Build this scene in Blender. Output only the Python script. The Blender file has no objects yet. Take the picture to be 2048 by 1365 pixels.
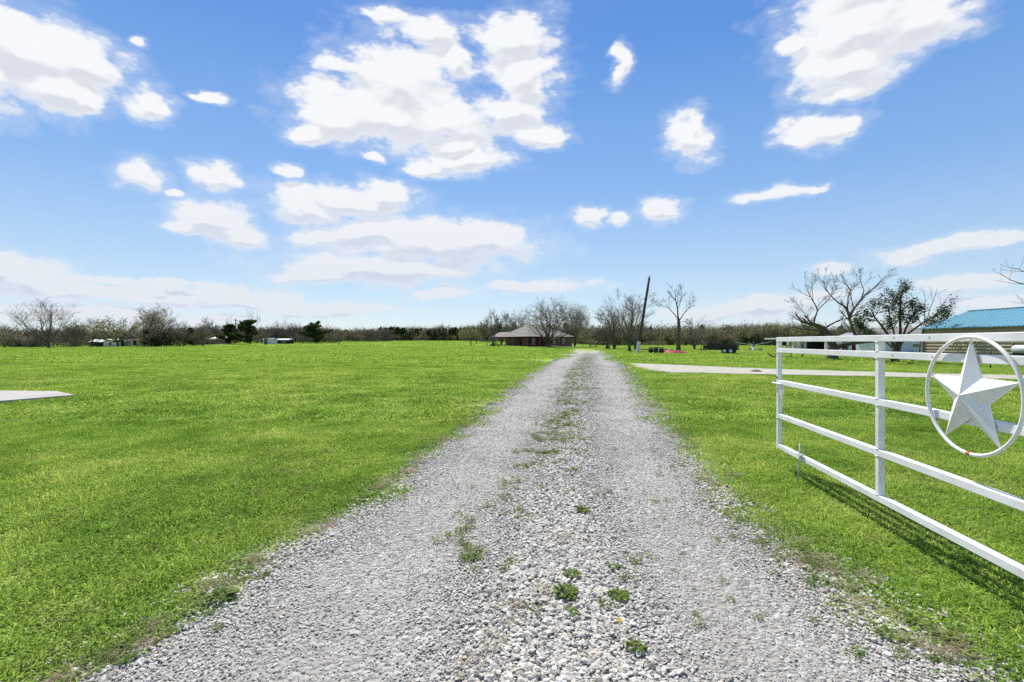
import bpy, bmesh, math, random
import numpy as np
from mathutils import Vector, Matrix, noise as mnoise

R = math.radians
sc = bpy.context.scene
COL = sc.collection
FPX, HPX, CX, EYE = 950.0, 684.0, 1024.0, 1.5      # focal length and horizon of the photograph, eye height in metres

# ------------------------------------------------------------------ camera
cam = bpy.data.cameras.new('camera')
cam.sensor_width = 36.0
cam.lens = 36.0 * FPX / 2048.0
cam.shift_y = 1.5 / 2048.0
cam.clip_start = 0.05
cam.clip_end = 6000
cam_o = bpy.data.objects.new('camera', cam)
cam_o.location = (0, 0, EYE)
cam_o.rotation_euler = (R(90), 0, 0)
COL.objects.link(cam_o)
sc.camera = cam_o

# ------------------------------------------------------------------ light
SUN_EL, SUN_AZ = R(54), R(-14)                       # azimuth from +Y, positive to the right
sd = Vector((math.sin(SUN_AZ) * math.cos(SUN_EL), math.cos(SUN_AZ) * math.cos(SUN_EL), math.sin(SUN_EL)))
sun = bpy.data.lights.new('sun', 'SUN')
sun.energy = 3.5
sun.angle = R(0.53)
sun.color = (1.0, 0.95, 0.86)
sun_o = bpy.data.objects.new('sun', sun)
sun_o.rotation_euler = (-sd).to_track_quat('-Z', 'Y').to_euler()
sun_o.location = (0, 0, 60)
COL.objects.link(sun_o)

vs = sc.view_settings
vs.view_transform = 'Standard'
vs.look = 'None'
vs.gamma = 1.0
vs.use_curve_mapping = False
vs.exposure = 1.0
sc.cycles.use_denoising = False
sc.cycles.max_bounces = 7
sc.cycles.diffuse_bounces = 3
sc.cycles.transmission_bounces = 4
sc.cycles.transparent_max_bounces = 4
sc.cycles.caustics_reflective = False
sc.cycles.caustics_refractive = False

# ------------------------------------------------------------------ node helpers
class NT:
    def __init__(s, tree): s.t = tree; s.n = tree.nodes; s.l = tree.links
    def new(s, typ, **kw):
        nd = s.n.new(typ)
        for k, v in kw.items(): setattr(nd, k, v)
        return nd
    def put(s, sock, v):
        if hasattr(v, 'is_linked') or isinstance(v, bpy.types.NodeSocket): s.l.new(v, sock)
        else: sock.default_value = v
    def math(s, op, a, b=None, c=None, clamp=False):
        nd = s.new('ShaderNodeMath', operation=op, use_clamp=clamp)
        for i, v in enumerate((a, b, c)):
            if v is not None: s.put(nd.inputs[i], v)
        return nd.outputs[0]
    def vmath(s, op, a, b=None, c=None):
        nd = s.new('ShaderNodeVectorMath', operation=op)
        for i, v in enumerate((a, b, c)):
            if v is not None: s.put(nd.inputs[i], v)
        return nd.outputs['Value'] if op in ('LENGTH', 'DOT_PRODUCT', 'DISTANCE') else nd.outputs[0]
    def smooth(s, x, lo, hi, a=0.0, b=1.0):
        nd = s.new('ShaderNodeMapRange', interpolation_type='SMOOTHSTEP')
        s.put(nd.inputs[0], x); nd.inputs[1].default_value = lo; nd.inputs[2].default_value = hi
        nd.inputs[3].default_value = a; nd.inputs[4].default_value = b
        return nd.outputs[0]
    def noise(s, vec, scale, detail=4, rough=0.55, dist=0.0, col=False):
        nd = s.new('ShaderNodeTexNoise')
        if vec is not None: s.l.new(vec, nd.inputs['Vector'])
        nd.inputs['Scale'].default_value = scale; nd.inputs['Detail'].default_value = detail
        nd.inputs['Roughness'].default_value = rough; nd.inputs['Distortion'].default_value = dist
        return nd.outputs['Color' if col else 'Fac']
    def mix(s, f, a, b, blend='MIX'):
        nd = s.new('ShaderNodeMix', data_type='RGBA', blend_type=blend)
        s.put(nd.inputs[0], f)
        for i, v in ((6, a), (7, b)):
            if isinstance(v, (tuple, list)): nd.inputs[i].default_value = (*v[:3], 1)
            else: s.l.new(v, nd.inputs[i])
        return nd.outputs[2]
    def ramp(s, f, stops):
        nd = s.new('ShaderNodeValToRGB'); s.l.new(f, nd.inputs[0])
        e = nd.color_ramp.elements
        while len(e) < len(stops): e.new(0.5)
        for i, (p, c) in enumerate(stops): e[i].position = p; e[i].color = (*c, 1)
        return nd.outputs[0]

# ------------------------------------------------------------------ world: Nishita sky with cumulus
CLOUDS = [  # centre x, y and half axes of each cumulus lobe, in the photograph's 1/950 rad units
 (40,95,190,82),(150,120,110,62),(165,190,58,34),(110,165,90,40),(-60,110,120,90),
 (290,200,46,34),(286,86,18,11),(425,196,32,7),(288,346,52,30),(350,380,14,8),(440,352,40,30),(572,345,25,14),
 (425,440,80,34),(470,470,72,22),(385,455,45,16),
 (800,170,120,88),(760,230,150,58),(670,240,80,44),(615,262,40,26),(890,245,105,48),(690,135,60,14),(860,70,62,36),(915,120,30,40),
 (1032,85,74,62),(1045,160,70,60),(1020,225,70,48),(1085,270,60,26),(930,320,85,26),(860,335,40,18),(905,290,60,24),(752,312,20,12),(760,35,40,14),
 (700,400,135,30),(615,415,75,28),(775,385,65,26),(640,470,48,16),
 (850,482,195,52),(950,487,118,42),(740,462,90,24),(760,540,200,30),(650,552,110,18),
 (1060,574,125,15),(895,590,68,11),(1235,130,20,36),(1222,105,14,18),
 (1180,428,36,20),(1240,432,20,12),(1322,420,40,19),(1378,270,44,44),(1395,245,25,22),(1640,262,64,36),(1600,285,36,20),(1690,255,28,22),
 (1740,50,165,80),(1690,130,95,58),(1690,180,60,26),(1860,40,100,60),(1760,-30,180,60),(1600,85,40,24),
 (1500,390,46,13),(1570,382,52,13),(1625,377,26,9),(1800,512,60,20),(1870,492,70,20),(1940,480,60,22),(2020,474,60,12),
 (1920,568,85,14),(1990,600,90,14),(1655,540,44,13),(1500,612,110,15),(1640,600,80,12),(1400,625,90,12),
 (20,545,120,32),(110,575,120,20),(-40,520,90,26),(300,562,150,9),(300,590,150,16),(480,590,110,18),(560,612,200,14),(200,620,200,14),(700,615,120,11),(330,640,250,10)]
world = bpy.data.worlds.new('World')
sc.world = world
world.use_nodes = True
W = NT(world.node_tree)
W.n.clear()
cg = bpy.data.node_groups.new('cloud_density', 'ShaderNodeTree')
cg.interface.new_socket('Chart', in_out='INPUT', socket_type='NodeSocketVector')
cg.interface.new_socket('Density', in_out='OUTPUT', socket_type='NodeSocketFloat')
cg.interface.new_socket('Billow', in_out='OUTPUT', socket_type='NodeSocketFloat')
G = NT(cg)
gi = G.new('NodeGroupInput'); go = G.new('NodeGroupOutput')
chart = gi.outputs[0]
wv = G.vmath('MULTIPLY', chart, (1.0, 1.5, 1.0))
w1 = G.noise(wv, 7.0, 3, 0.55, col=True)
w2 = G.vmath('MULTIPLY', G.vmath('SUBTRACT', w1, (0.5, 0.5, 0.5)), (0.10, 0.055, 0.0))
w3 = G.noise(wv, 26.0, 3, 0.6, col=True)
w4 = G.vmath('MULTIPLY', G.vmath('SUBTRACT', w3, (0.5, 0.5, 0.5)), (0.030, 0.020, 0.0))
cw = G.vmath('ADD', G.vmath('ADD', chart, w2), w4)
best = None
for (px, py, rx, ry) in CLOUDS:
    u, v = (px - CX) / FPX, (HPX - py) / FPX
    q = math.sqrt(1 + u * u)
    a, t = math.atan(u), v / q
    ra, rt = rx / FPX / (q * q) * 1.12, ry / FPX / q * 1.12
    ln = G.vmath('LENGTH', G.vmath('MULTIPLY_ADD', cw, (1 / ra, 1 / rt, 0), (-a / ra, -t / rt, 0)))
    best = ln if best is None else G.math('SMOOTH_MIN', best, ln, 0.25)
def puffs(scale, detail):
    v = G.new('ShaderNodeTexVoronoi', voronoi_dimensions='2D', feature='F1', normalize=True)
    G.l.new(G.vmath('ADD', wv, G.vmath('MULTIPLY', w4, (0.7, 0.7, 0))), v.inputs['Vector'])
    v.inputs['Scale'].default_value = scale; v.inputs['Detail'].default_value = detail; v.inputs['Roughness'].default_value = 0.55
    v.inputs['Lacunarity'].default_value = 2.3
    return G.math('SUBTRACT', 1.0, v.outputs['Distance'])
pf = puffs(15.0, 3.0)
fbm = G.noise(wv, 11.0, 8, 0.58)
fb = G.math('ADD', G.math('MULTIPLY', G.math('SUBTRACT', pf, 0.68), 1.9), G.math('MULTIPLY', G.math('SUBTRACT', fbm, 0.5), 2.0))
core = G.math('MULTIPLY', G.math('SUBTRACT', 1.12, best), 1.5)
core = G.math('MAXIMUM', core, -1.4)
d1 = G.math('ADD', fb, core)
# the same kind of cumulus goes on outside the frame: behind the camera, to the sides and overhead
sep = G.new('ShaderNodeSeparateXYZ'); G.l.new(chart, sep.inputs[0])
side = G.smooth(G.math('ABSOLUTE', sep.outputs[0]), 0.92, 1.12)
over = G.smooth(sep.outputs[1], 0.80, 1.0)
outm = G.math('MAXIMUM', side, over)
gen = G.noise(wv, 3.2, 2, 0.5)
gen = G.math('MULTIPLY', G.math('SUBTRACT', gen, 0.56), 7.0)
d2 = G.math('ADD', fb, G.math('MINIMUM', gen, 0.9))
d2 = G.math('SUBTRACT', d2, G.math('MULTIPLY', G.math('SUBTRACT', 1.0, outm), 3.0))
d2 = G.math('SUBTRACT', d2, G.smooth(sep.outputs[1], 1.2, 3.0, 0, 2.5))
G.l.new(G.math('MAXIMUM', d1, d2), go.inputs[0])
soft = G.noise(wv, 8.0, 3.0, 0.5)
bil = G.math('ADD', G.math('MULTIPLY', puffs(13.0, 1.0), 0.38), G.math('MULTIPLY', soft, 1.0))
G.l.new(G.math('ADD', bil, G.math('MULTIPLY', G.math('MAXIMUM', core, d2), 1.15)), go.inputs[1])

tc = W.new('ShaderNodeTexCoord')
sx = W.new('ShaderNodeSeparateXYZ'); W.l.new(tc.outputs['Generated'], sx.inputs[0])
az = W.math('ARCTAN2', sx.outputs[0], sx.outputs[1])
hyp = W.math('SQRT', W.math('ADD', W.math('MULTIPLY', sx.outputs[0], sx.outputs[0]), W.math('MULTIPLY', sx.outputs[1], sx.outputs[1])))
tt = W.math('DIVIDE', sx.outputs[2], W.math('MAXIMUM', hyp, 0.02))
cb = W.new('ShaderNodeCombineXYZ'); W.l.new(az, cb.inputs[0]); W.l.new(tt, cb.inputs[1])
def dens(off):
    g = W.new('ShaderNodeGroup', node_tree=cg)
    W.l.new(W.vmath('ADD', cb.outputs[0], off), g.inputs[0])
    return g.outputs
gA, gB = dens((0, 0, 0)), dens((-0.004, 0.020, 0))
alpha = W.math('MAXIMUM', W.smooth(gA[0], -0.10, 0.78), W.smooth(gA[0], -0.65, 0.3, 0.0, 0.22))
alpha = W.math('MULTIPLY', alpha, W.smooth(tt, 0.0, 0.035))
thick = W.math('MULTIPLY', W.smooth(W.math('SUBTRACT', gB[1], gA[1]), -0.16, 0.34), W.smooth(gA[0], 0.05, 1.1))
low = W.smooth(tt, 0.03, 0.42)
sky = W.new('ShaderNodeTexSky', sky_type='NISHITA')
sky.sun_disc = False
sky.sun_elevation = SUN_EL
sky.sun_rotation = SUN_AZ
sky.altitude = 0
sky.air_density = 1.0
sky.dust_density = 0.25
sky.ozone_density = 3.0
# hazy Texas blue: the clear-air sky pulled towards a paler horizon and a deeper zenith, alike all round
el_ramp = W.ramp(W.math('MULTIPLY', tt, 1.0), [(0.0, (0.70, 0.80, 0.885)), (0.10, (0.52, 0.70, 0.89)), (0.30, (0.245, 0.475, 0.87)), (0.62, (0.085, 0.285, 0.77)), (1.0, (0.05, 0.20, 0.62))])
skyc = W.mix(0.72, sky.outputs[0], W.mix(1.0, el_ramp, (7.75, 7.75, 7.75), 'MULTIPLY'))
lit = W.mix(low, (6.0, 6.35, 6.85), (7.3, 7.35, 7.45))
shd = W.mix(low, (4.35, 5.05, 6.3), (5.05, 5.35, 5.95))
ccol = W.mix(W.math('MULTIPLY', thick, 0.78), lit, shd)
allc = W.mix(W.math('MULTIPLY', alpha, 0.97), skyc, ccol)
bg = W.new('ShaderNodeBackground'); W.l.new(allc, bg.inputs[0]); bg.inputs[1].default_value = 0.0655
wo = W.new('ShaderNodeOutputWorld'); W.l.new(bg.outputs[0], wo.inputs[0])
world.cycles.sampling_method = 'MANUAL'
world.cycles.sample_map_resolution = 1024

# ------------------------------------------------------------------ materials
def new_mat(name):
    m = bpy.data.materials.new(name); m.use_nodes = True
    t = NT(m.node_tree); t.n.clear()
    out = t.new('ShaderNodeOutputMaterial')
    return m, t, out
def principled(t, out, col, rough=0.7, metal=0.0, spec=0.3, normal=None):
    p = t.new('ShaderNodeBsdfPrincipled')
    if isinstance(col, tuple): p.inputs['Base Color'].default_value = (*col, 1)
    else: t.l.new(col, p.inputs['Base Color'])
    t.put(p.inputs['Roughness'], rough); p.inputs['Metallic'].default_value = metal
    p.inputs['Specular IOR Level'].default_value = spec
    if normal is not None: t.l.new(normal, p.inputs['Normal'])
    t.l.new(p.outputs[0], out.inputs[0])
    return p
def bump(t, h, strength=0.3, dist=0.02):
    b = t.new('ShaderNodeBump'); b.inputs['Strength'].default_value = strength; b.inputs['Distance'].default_value = dist
    t.l.new(h, b.inputs['Height']); return b.outputs[0]
MATS = {}
def mat(name, c1, c2=None, scale=6.0, rough=0.7, metal=0.0, spec=0.3, stretch=(1, 1, 1), bmp=0.15, detail=5):
    if name in MATS: return MATS[name]
    m, t, out = new_mat(name)
    c2 = c2 or tuple(x * 0.8 for x in c1)
    co = t.new('ShaderNodeTexCoord').outputs['Object']
    mp = t.vmath('MULTIPLY', co, stretch)
    f = t.noise(mp, scale, detail, 0.6)
    c = t.ramp(f, [(0.30, c2), (0.68, c1)])
    principled(t, out, c, rough, metal, spec, bump(t, f, bmp, 0.02) if bmp else None)
    MATS[name] = m
    return m
def leaf_mat(name, c1, c2, c3, trans=0.45, scale=3.0):
    """two-sided leaf: diffuse plus light shining through, tint per leaf"""
    m, t, out = new_mat(name)
    at = t.new('ShaderNodeAttribute', attribute_name='tint')
    oi = t.new('ShaderNodeObjectInfo')
    f = t.math('FRACT', t.math('ADD', at.outputs['Fac'], t.math('MULTIPLY', oi.outputs['Random'], 0.35)))
    c = t.ramp(f, [(0.0, c1), (0.5, c2), (1.0, c3)])
    d = t.new('ShaderNodeBsdfDiffuse'); t.l.new(c, d.inputs[0])
    tr = t.new('ShaderNodeBsdfTranslucent'); t.l.new(t.mix(1.0, c, (1.15, 1.2, 0.6), 'MULTIPLY'), tr.inputs[0])
    mx = t.new('ShaderNodeMixShader'); mx.inputs[0].default_value = trans
    t.l.new(d.outputs[0], mx.inputs[1]); t.l.new(tr.outputs[0], mx.inputs[2])
    t.l.new(mx.outputs[0], out.inputs[0])
    MATS[name] = m
    return m

# colour of the turf by place, shared by the soil sheet and the blades
tg = bpy.data.node_groups.new('turf_colour', 'ShaderNodeTree')
tg.interface.new_socket('Tint', in_out='INPUT', socket_type='NodeSocketFloat')
tg.interface.new_socket('Colour', in_out='OUTPUT', socket_type='NodeSocketColor')
T = NT(tg); ti = T.new('NodeGroupInput'); to = T.new('NodeGroupOutput')
pos = T.new('ShaderNodeNewGeometry').outputs['Position']
n1 = T.noise(pos, 0.16, 4, 0.6); n2 = T.noise(pos, 1.1, 4, 0.6); n3 = T.noise(pos, 0.045, 3, 0.5)
f = T.math('ADD', T.math('MULTIPLY', n1, 0.45), T.math('MULTIPLY', n2, 0.55))
base = T.ramp(f, [(0.34, (0.150, 0.270, 0.044)), (0.43, (0.240, 0.385, 0.070)), (0.53, (0.345, 0.475, 0.105)), (0.64, (0.46, 0.540, 0.170))])
base = T.mix(T.smooth(n3, 0.50, 0.70, 0, 0.35), base, (0.40, 0.45, 0.16))
straw = T.smooth(T.noise(pos, 2.7, 5, 0.65), 0.56, 0.72, 0, 0.6)
base = T.mix(straw, base, (0.42, 0.385, 0.20))
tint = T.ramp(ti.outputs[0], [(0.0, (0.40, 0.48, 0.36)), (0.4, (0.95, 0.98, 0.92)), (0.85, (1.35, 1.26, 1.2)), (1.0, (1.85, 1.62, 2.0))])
T.l.new(T.mix(1.0, base, tint, 'MULTIPLY'), to.inputs[0])

def blade_mat():
    m, t, out = new_mat('grass_blades')
    g = t.new('ShaderNodeGroup', node_tree=tg)
    at = t.new('ShaderNodeAttribute', attribute_name='tint'); t.l.new(at.outputs['Fac'], g.inputs[0])
    c = g.outputs[0]
    d = t.new('ShaderNodeBsdfDiffuse'); t.l.new(c, d.inputs[0])
    tr = t.new('ShaderNodeBsdfTranslucent'); t.l.new(t.mix(1.0, c, (1.06, 1.06, 0.75), 'MULTIPLY'), tr.inputs[0])
    mx = t.new('ShaderNodeMixShader'); mx.inputs[0].default_value = 0.52
    t.l.new(d.outputs[0], mx.inputs[1]); t.l.new(tr.outputs[0], mx.inputs[2])
    t.l.new(mx.outputs[0], out.inputs[0])
    return m
M_BLADE = blade_mat()
def ground_mat():
    m, t, out = new_mat('turf_soil')
    g = t.new('ShaderNodeGroup', node_tree=tg)
    pos = t.new('ShaderNodeNewGeometry').outputs['Position']
    fine = t.noise(pos, 22.0, 5, 0.7); mid = t.noise(pos, 3.0, 5, 0.65)
    t.l.new(t.smooth(fine, 0.3, 0.72), g.inputs[0])
    soil = t.ramp(fine, [(0.3, (0.030, 0.026, 0.016)), (0.7, (0.11, 0.09, 0.055))])
    sep = t.new('ShaderNodeSeparateXYZ'); t.l.new(pos, sep.inputs[0])
    far = t.smooth(sep.outputs[1], 12.0, 60.0)
    c = t.mix(t.math('MULTIPLY', t.math('SUBTRACT', 1.0, far), t.smooth(mid, 0.45, 0.62, 0.25, 0.8)), g.outputs[0], soil)
    h = t.math('ADD', t.math('MULTIPLY', mid, 1.0), fine)
    principled(t, out, c, 0.95, 0, 0.1, bump(t, h, 0.6, 0.06))
    return m
M_GROUND = ground_mat()
def gravel_sheet_mat():
    m, t, out = new_mat('gravel_sheet')
    pos = t.new('ShaderNodeNewGeometry').outputs['Position']
    uv = t.new('ShaderNodeUVMap', uv_map='drive').outputs[0]
    su = t.new('ShaderNodeSeparateXYZ'); t.l.new(uv, su.inputs[0])
    vo = t.new('ShaderNodeTexVoronoi'); vo.inputs['Scale'].default_value = 34.0; t.l.new(pos, vo.inputs['Vector'])
    vs_ = t.new('ShaderNodeSeparateColor'); t.l.new(vo.outputs['Color'], vs_.inputs[0])
    stone = t.ramp(vs_.outputs[0], [(0.0, (0.22, 0.205, 0.183)), (0.35, (0.37, 0.353, 0.325)), (0.75, (0.47, 0.455, 0.427)), (1.0, (0.56, 0.548, 0.525))])
    fine = t.noise(pos, 60.0, 4, 0.7); mid = t.noise(pos, 1.4, 5, 0.65)
    dust = t.ramp(fine, [(0.3, (0.25, 0.233, 0.205)), (0.7, (0.43, 0.41, 0.373))])
    c = t.mix(t.smooth(mid, 0.42, 0.62, 0.25, 0.8), stone, dust)
    # soil and dead grass where the drive frays into turf; along the crown, turf with blade shade painted in
    e = t.math('ABSOLUTE', t.math('SUBTRACT', su.outputs[0], 0.5))
    en = t.math('ADD', e, t.math('MULTIPLY', t.math('SUBTRACT', t.noise(pos, 2.2, 6, 0.7), 0.5), 0.22))
    edge = t.smooth(en, 0.465, 0.55)
    c = t.mix(edge, c, t.ramp(fine, [(0.3, (0.085, 0.090, 0.040)), (0.7, (0.22, 0.23, 0.11))]))
    cr = t.math('SUBTRACT', t.noise(pos, 1.0, 6, 0.7), t.math('MULTIPLY', e, 1.35))
    yy = t.new('ShaderNodeSeparateXYZ'); t.l.new(pos, yy.inputs[0])
    crown = t.math('MULTIPLY', t.smooth(cr, 0.38, 0.52, 0, 0.8), t.smooth(yy.outputs[1], 7.0, 18.0))
    gg = t.new('ShaderNodeGroup', node_tree=tg); t.l.new(fine, gg.inputs[0])
    gd_ = t.mix(1.0, gg.outputs[0], (0.74, 0.76, 0.70), 'MULTIPLY')  # turf colour darkened, standing in for shadows of blades not modelled here
    c = t.mix(crown, c, gd_)
    fade = t.smooth(t.math('ADD', yy.outputs[1], t.math('MULTIPLY', t.noise(pos, 0.35, 5, 0.7), 60.0)), 92.0, 122.0)
    c = t.mix(fade, c, gd_)
    principled(t, out, c, 0.9, 0, 0.15, bump(t, t.math('ADD', t.math('MULTIPLY', vo.outputs['Distance'], -1.4), fine), 0.7, 0.03))
    return m
M_DRIVE = gravel_sheet_mat()
def stone_mat():
    m, t, out = new_mat('limestone')
    oi = t.new('ShaderNodeObjectInfo')
    co = t.new('ShaderNodeTexCoord').outputs['Object']
    c = t.ramp(oi.outputs['Random'], [(0.0, (0.22, 0.202, 0.178)), (0.12, (0.40, 0.38, 0.348)), (0.45, (0.51, 0.495, 0.465)), (0.8, (0.60, 0.592, 0.57)), (0.96, (0.68, 0.675, 0.66)), (1.0, (0.46, 0.38, 0.29))])
    n = t.noise(co, 3.0, 5, 0.65)
    c = t.mix(1.0, c, t.ramp(n, [(0.3, (0.86, 0.825, 0.765)), (0.65, (1.10, 1.065, 1.0))]), 'MULTIPLY')
    principled(t, out, c, 0.75, 0, 0.25, bump(t, n, 0.35, 0.2))
    return m
M_STONE = stone_mat()
M_CONC = mat('concrete', (0.43, 0.405, 0.345), (0.28, 0.262, 0.215), 2.2, 0.9, bmp=0.1, detail=8)
M_SLAB = mat('pale_concrete', (0.43, 0.40, 0.37), (0.33, 0.305, 0.28), 1.4, 0.9, bmp=0.1, detail=8)
M_BARK = mat('bark', (0.135, 0.112, 0.090), (0.045, 0.038, 0.032), 5.0, 0.95, stretch=(3, 3, 0.6), bmp=0.5)
M_BARKG = mat('grey_bark', (0.20, 0.175, 0.15), (0.075, 0.065, 0.056), 5.0, 0.95, stretch=(3, 3, 0.6), bmp=0.5)
M_TWIG = mat('twigs', (0.20, 0.168, 0.142), (0.115, 0.096, 0.082), 1.2, 0.95, bmp=0)
M_TWIGR = mat('reddish_twigs', (0.225, 0.160, 0.122), (0.13, 0.094, 0.075), 1.2, 0.95, bmp=0)
M_CEDAR = leaf_mat('cedar_needles', (0.022, 0.042, 0.018), (0.042, 0.068, 0.026), (0.08, 0.098, 0.036), 0.25)
M_RUST = leaf_mat('rusty_cedar', (0.030, 0.030, 0.014), (0.060, 0.048, 0.020), (0.09, 0.070, 0.03), 0.2)
M_OLIVE = leaf_mat('olive_leaves', (0.145, 0.142, 0.092), (0.205, 0.20, 0.135), (0.27, 0.26, 0.18), 0.5)
M_DKLEAF = leaf_mat('dark_leaves', (0.034, 0.048, 0.022), (0.062, 0.080, 0.036), (0.125, 0.145, 0.075), 0.35)
M_BUD = leaf_mat('spring_buds', (0.09, 0.10, 0.03), (0.15, 0.17, 0.04), (0.22, 0.21, 0.06), 0.4)
M_BRUSH = leaf_mat('dry_brush', (0.18, 0.148, 0.118), (0.26, 0.215, 0.172), (0.33, 0.285, 0.23), 0.5)
M_WEED = leaf_mat('weed_leaves', (0.085, 0.150, 0.036), (0.145, 0.215, 0.052), (0.25, 0.285, 0.10), 0.4)
M_STRAW = leaf_mat('straw', (0.20, 0.16, 0.10), (0.34, 0.28, 0.19), (0.46, 0.40, 0.30), 0.3)
M_WHITE = mat('white_paint', (0.80, 0.80, 0.79), (0.68, 0.675, 0.65), 5.0, 0.42, spec=0.4, bmp=0.03)
def gate_paint():
    m, t, out = new_mat('gate_paint')
    co = t.new('ShaderNodeTexCoord').outputs['Object']
    g1 = t.noise(co, 3.2, 6, 0.65); g2 = t.noise(co, 38.0, 4, 0.7); g3 = t.noise(co, 1.3, 3, 0.5)
    c = t.ramp(g1, [(0.30, (0.66, 0.655, 0.62)), (0.60, (0.80, 0.80, 0.79))])
    sp = t.math('MULTIPLY', t.smooth(g2, 0.66, 0.74), t.smooth(g3, 0.48, 0.62, 0, 0.75))
    c = t.mix(sp, c, (0.30, 0.20, 0.12))
    principled(t, out, c, t.math('MULTIPLY_ADD', g1, 0.3, 0.28), 0, 0.4, bump(t, g1, 0.05, 0.004))
    return m
M_GATE = gate_paint()
M_WSTEEL = mat('galvanised', (0.60, 0.62, 0.63), (0.45, 0.47, 0.48), 9.0, 0.5, 0.3, bmp=0.03)
M_BLACK = mat('black_paint', (0.018, 0.018, 0.020), (0.012, 0.012, 0.013), 5, 0.4, bmp=0.02)
M_RUBBER = mat('rubber', (0.022, 0.022, 0.022), (0.014, 0.014, 0.014), 9, 0.85, bmp=0.1)
M_DARK = mat('dark_steel', (0.06, 0.05, 0.045), (0.035, 0.028, 0.024), 9, 0.7, bmp=0.1)
M_RUSTY = mat('rusty_steel', (0.20, 0.085, 0.045), (0.11, 0.05, 0.03), 9, 0.8, bmp=0.1)
M_GLASS = mat('window_glass', (0.05, 0.06, 0.065), (0.03, 0.036, 0.04), 2, 0.08, spec=0.8, bmp=0)
M_WOOD = mat('weathered_wood', (0.20, 0.17, 0.14), (0.10, 0.085, 0.07), 6, 0.9, stretch=(4, 4, 0.5), bmp=0.3)
M_POLE = mat('creosote_pole', (0.075, 0.062, 0.050), (0.035, 0.030, 0.026), 7, 0.9, stretch=(5, 5, 0.3), bmp=0.4)
M_BRICKC = mat('red_brick_plain', (0.20, 0.075, 0.058), (0.13, 0.048, 0.040), 9, 0.9, bmp=0.2)
M_SHING = mat('grey_shingle', (0.285, 0.265, 0.240), (0.205, 0.190, 0.170), 5, 0.9, stretch=(1, 1, 3), bmp=0.3)
M_TAN = mat('tan_siding', (0.44, 0.37, 0.245), (0.37, 0.305, 0.195), 2.5, 0.65, stretch=(0.3, 0.3, 2), bmp=0.03)
M_TURQ = mat('turquoise_metal', (0.155, 0.385, 0.485), (0.125, 0.335, 0.435), 1.2, 0.4, 0.0, spec=0.5, bmp=0.02)
M_RED = mat('red_tarp', (0.42, 0.022, 0.035), (0.28, 0.014, 0.024), 3, 0.55, bmp=0.2)
M_BLUEM = mat('blue_metal', (0.10, 0.16, 0.26), (0.07, 0.11, 0.19), 4, 0.5, bmp=0.05)
M_TEAL = mat('teal_paint', (0.16, 0.26, 0.27), (0.11, 0.19, 0.20), 4, 0.7, bmp=0.05)
M_CREAM = mat('cream_wall', (0.48, 0.42, 0.33), (0.38, 0.33, 0.26), 3, 0.8, bmp=0.05)
M_PALEB = mat('pale_blue_wall', (0.55, 0.60, 0.68), (0.48, 0.53, 0.61), 2, 0.7, bmp=0.05)
M_DULLB = mat('dull_blue_roof', (0.30, 0.335, 0.385), (0.24, 0.27, 0.315), 3, 0.7, bmp=0.05)
M_GREYR = mat('grey_brown_roof', (0.27, 0.24, 0.22), (0.20, 0.175, 0.16), 4, 0.85, bmp=0.1)
M_DKIN = mat('dark_interior', (0.035, 0.030, 0.028), (0.022, 0.02, 0.019), 3, 0.9, bmp=0.05)
M_ORANGE = mat('orange_rust', (0.55, 0.17, 0.02), (0.35, 0.09, 0.015), 30, 0.8, bmp=0.1)
M_YELLOW = mat('yellow_leaf', (0.62, 0.42, 0.06), (0.5, 0.33, 0.05), 20, 0.8, bmp=0)
M_MOUND = mat('dirt', (0.13, 0.115, 0.065), (0.07, 0.062, 0.036), 8, 0.95, bmp=0.4)
def brick_mat():
    m, t, out = new_mat('red_brick')
    co = t.new('ShaderNodeTexCoord').outputs['Object']
    sp = t.new('ShaderNodeSeparateXYZ'); t.l.new(co, sp.inputs[0])
    cbn = t.new('ShaderNodeCombineXYZ'); t.l.new(t.math('ADD', sp.outputs[0], sp.outputs[1]), cbn.inputs[0]); t.l.new(sp.outputs[2], cbn.inputs[1])
    b = t.new('ShaderNodeTexBrick'); t.l.new(cbn.outputs[0], b.inputs['Vector'])
    b.inputs['Color1'].default_value = (0.20, 0.078, 0.064, 1); b.inputs['Color2'].default_value = (0.13, 0.050, 0.043, 1)
    b.inputs['Mortar'].default_value = (0.30, 0.25, 0.23, 1); b.inputs['Scale'].default_value = 1.0
    b.inputs['Brick Width'].default_value = 0.21; b.inputs['Row Height'].default_value = 0.075; b.inputs['Mortar Size'].default_value = 0.006
    n = t.noise(co, 0.9, 5, 0.6)
    c = t.mix(1.0, b.outputs[0], t.ramp(n, [(0.3, (0.75, 0.75, 0.75)), (0.7, (1.15, 1.12, 1.1))]), 'MULTIPLY')
    principled(t, out, c, 0.9, 0, 0.2)
    return m
M_BRICK = brick_mat()

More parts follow.
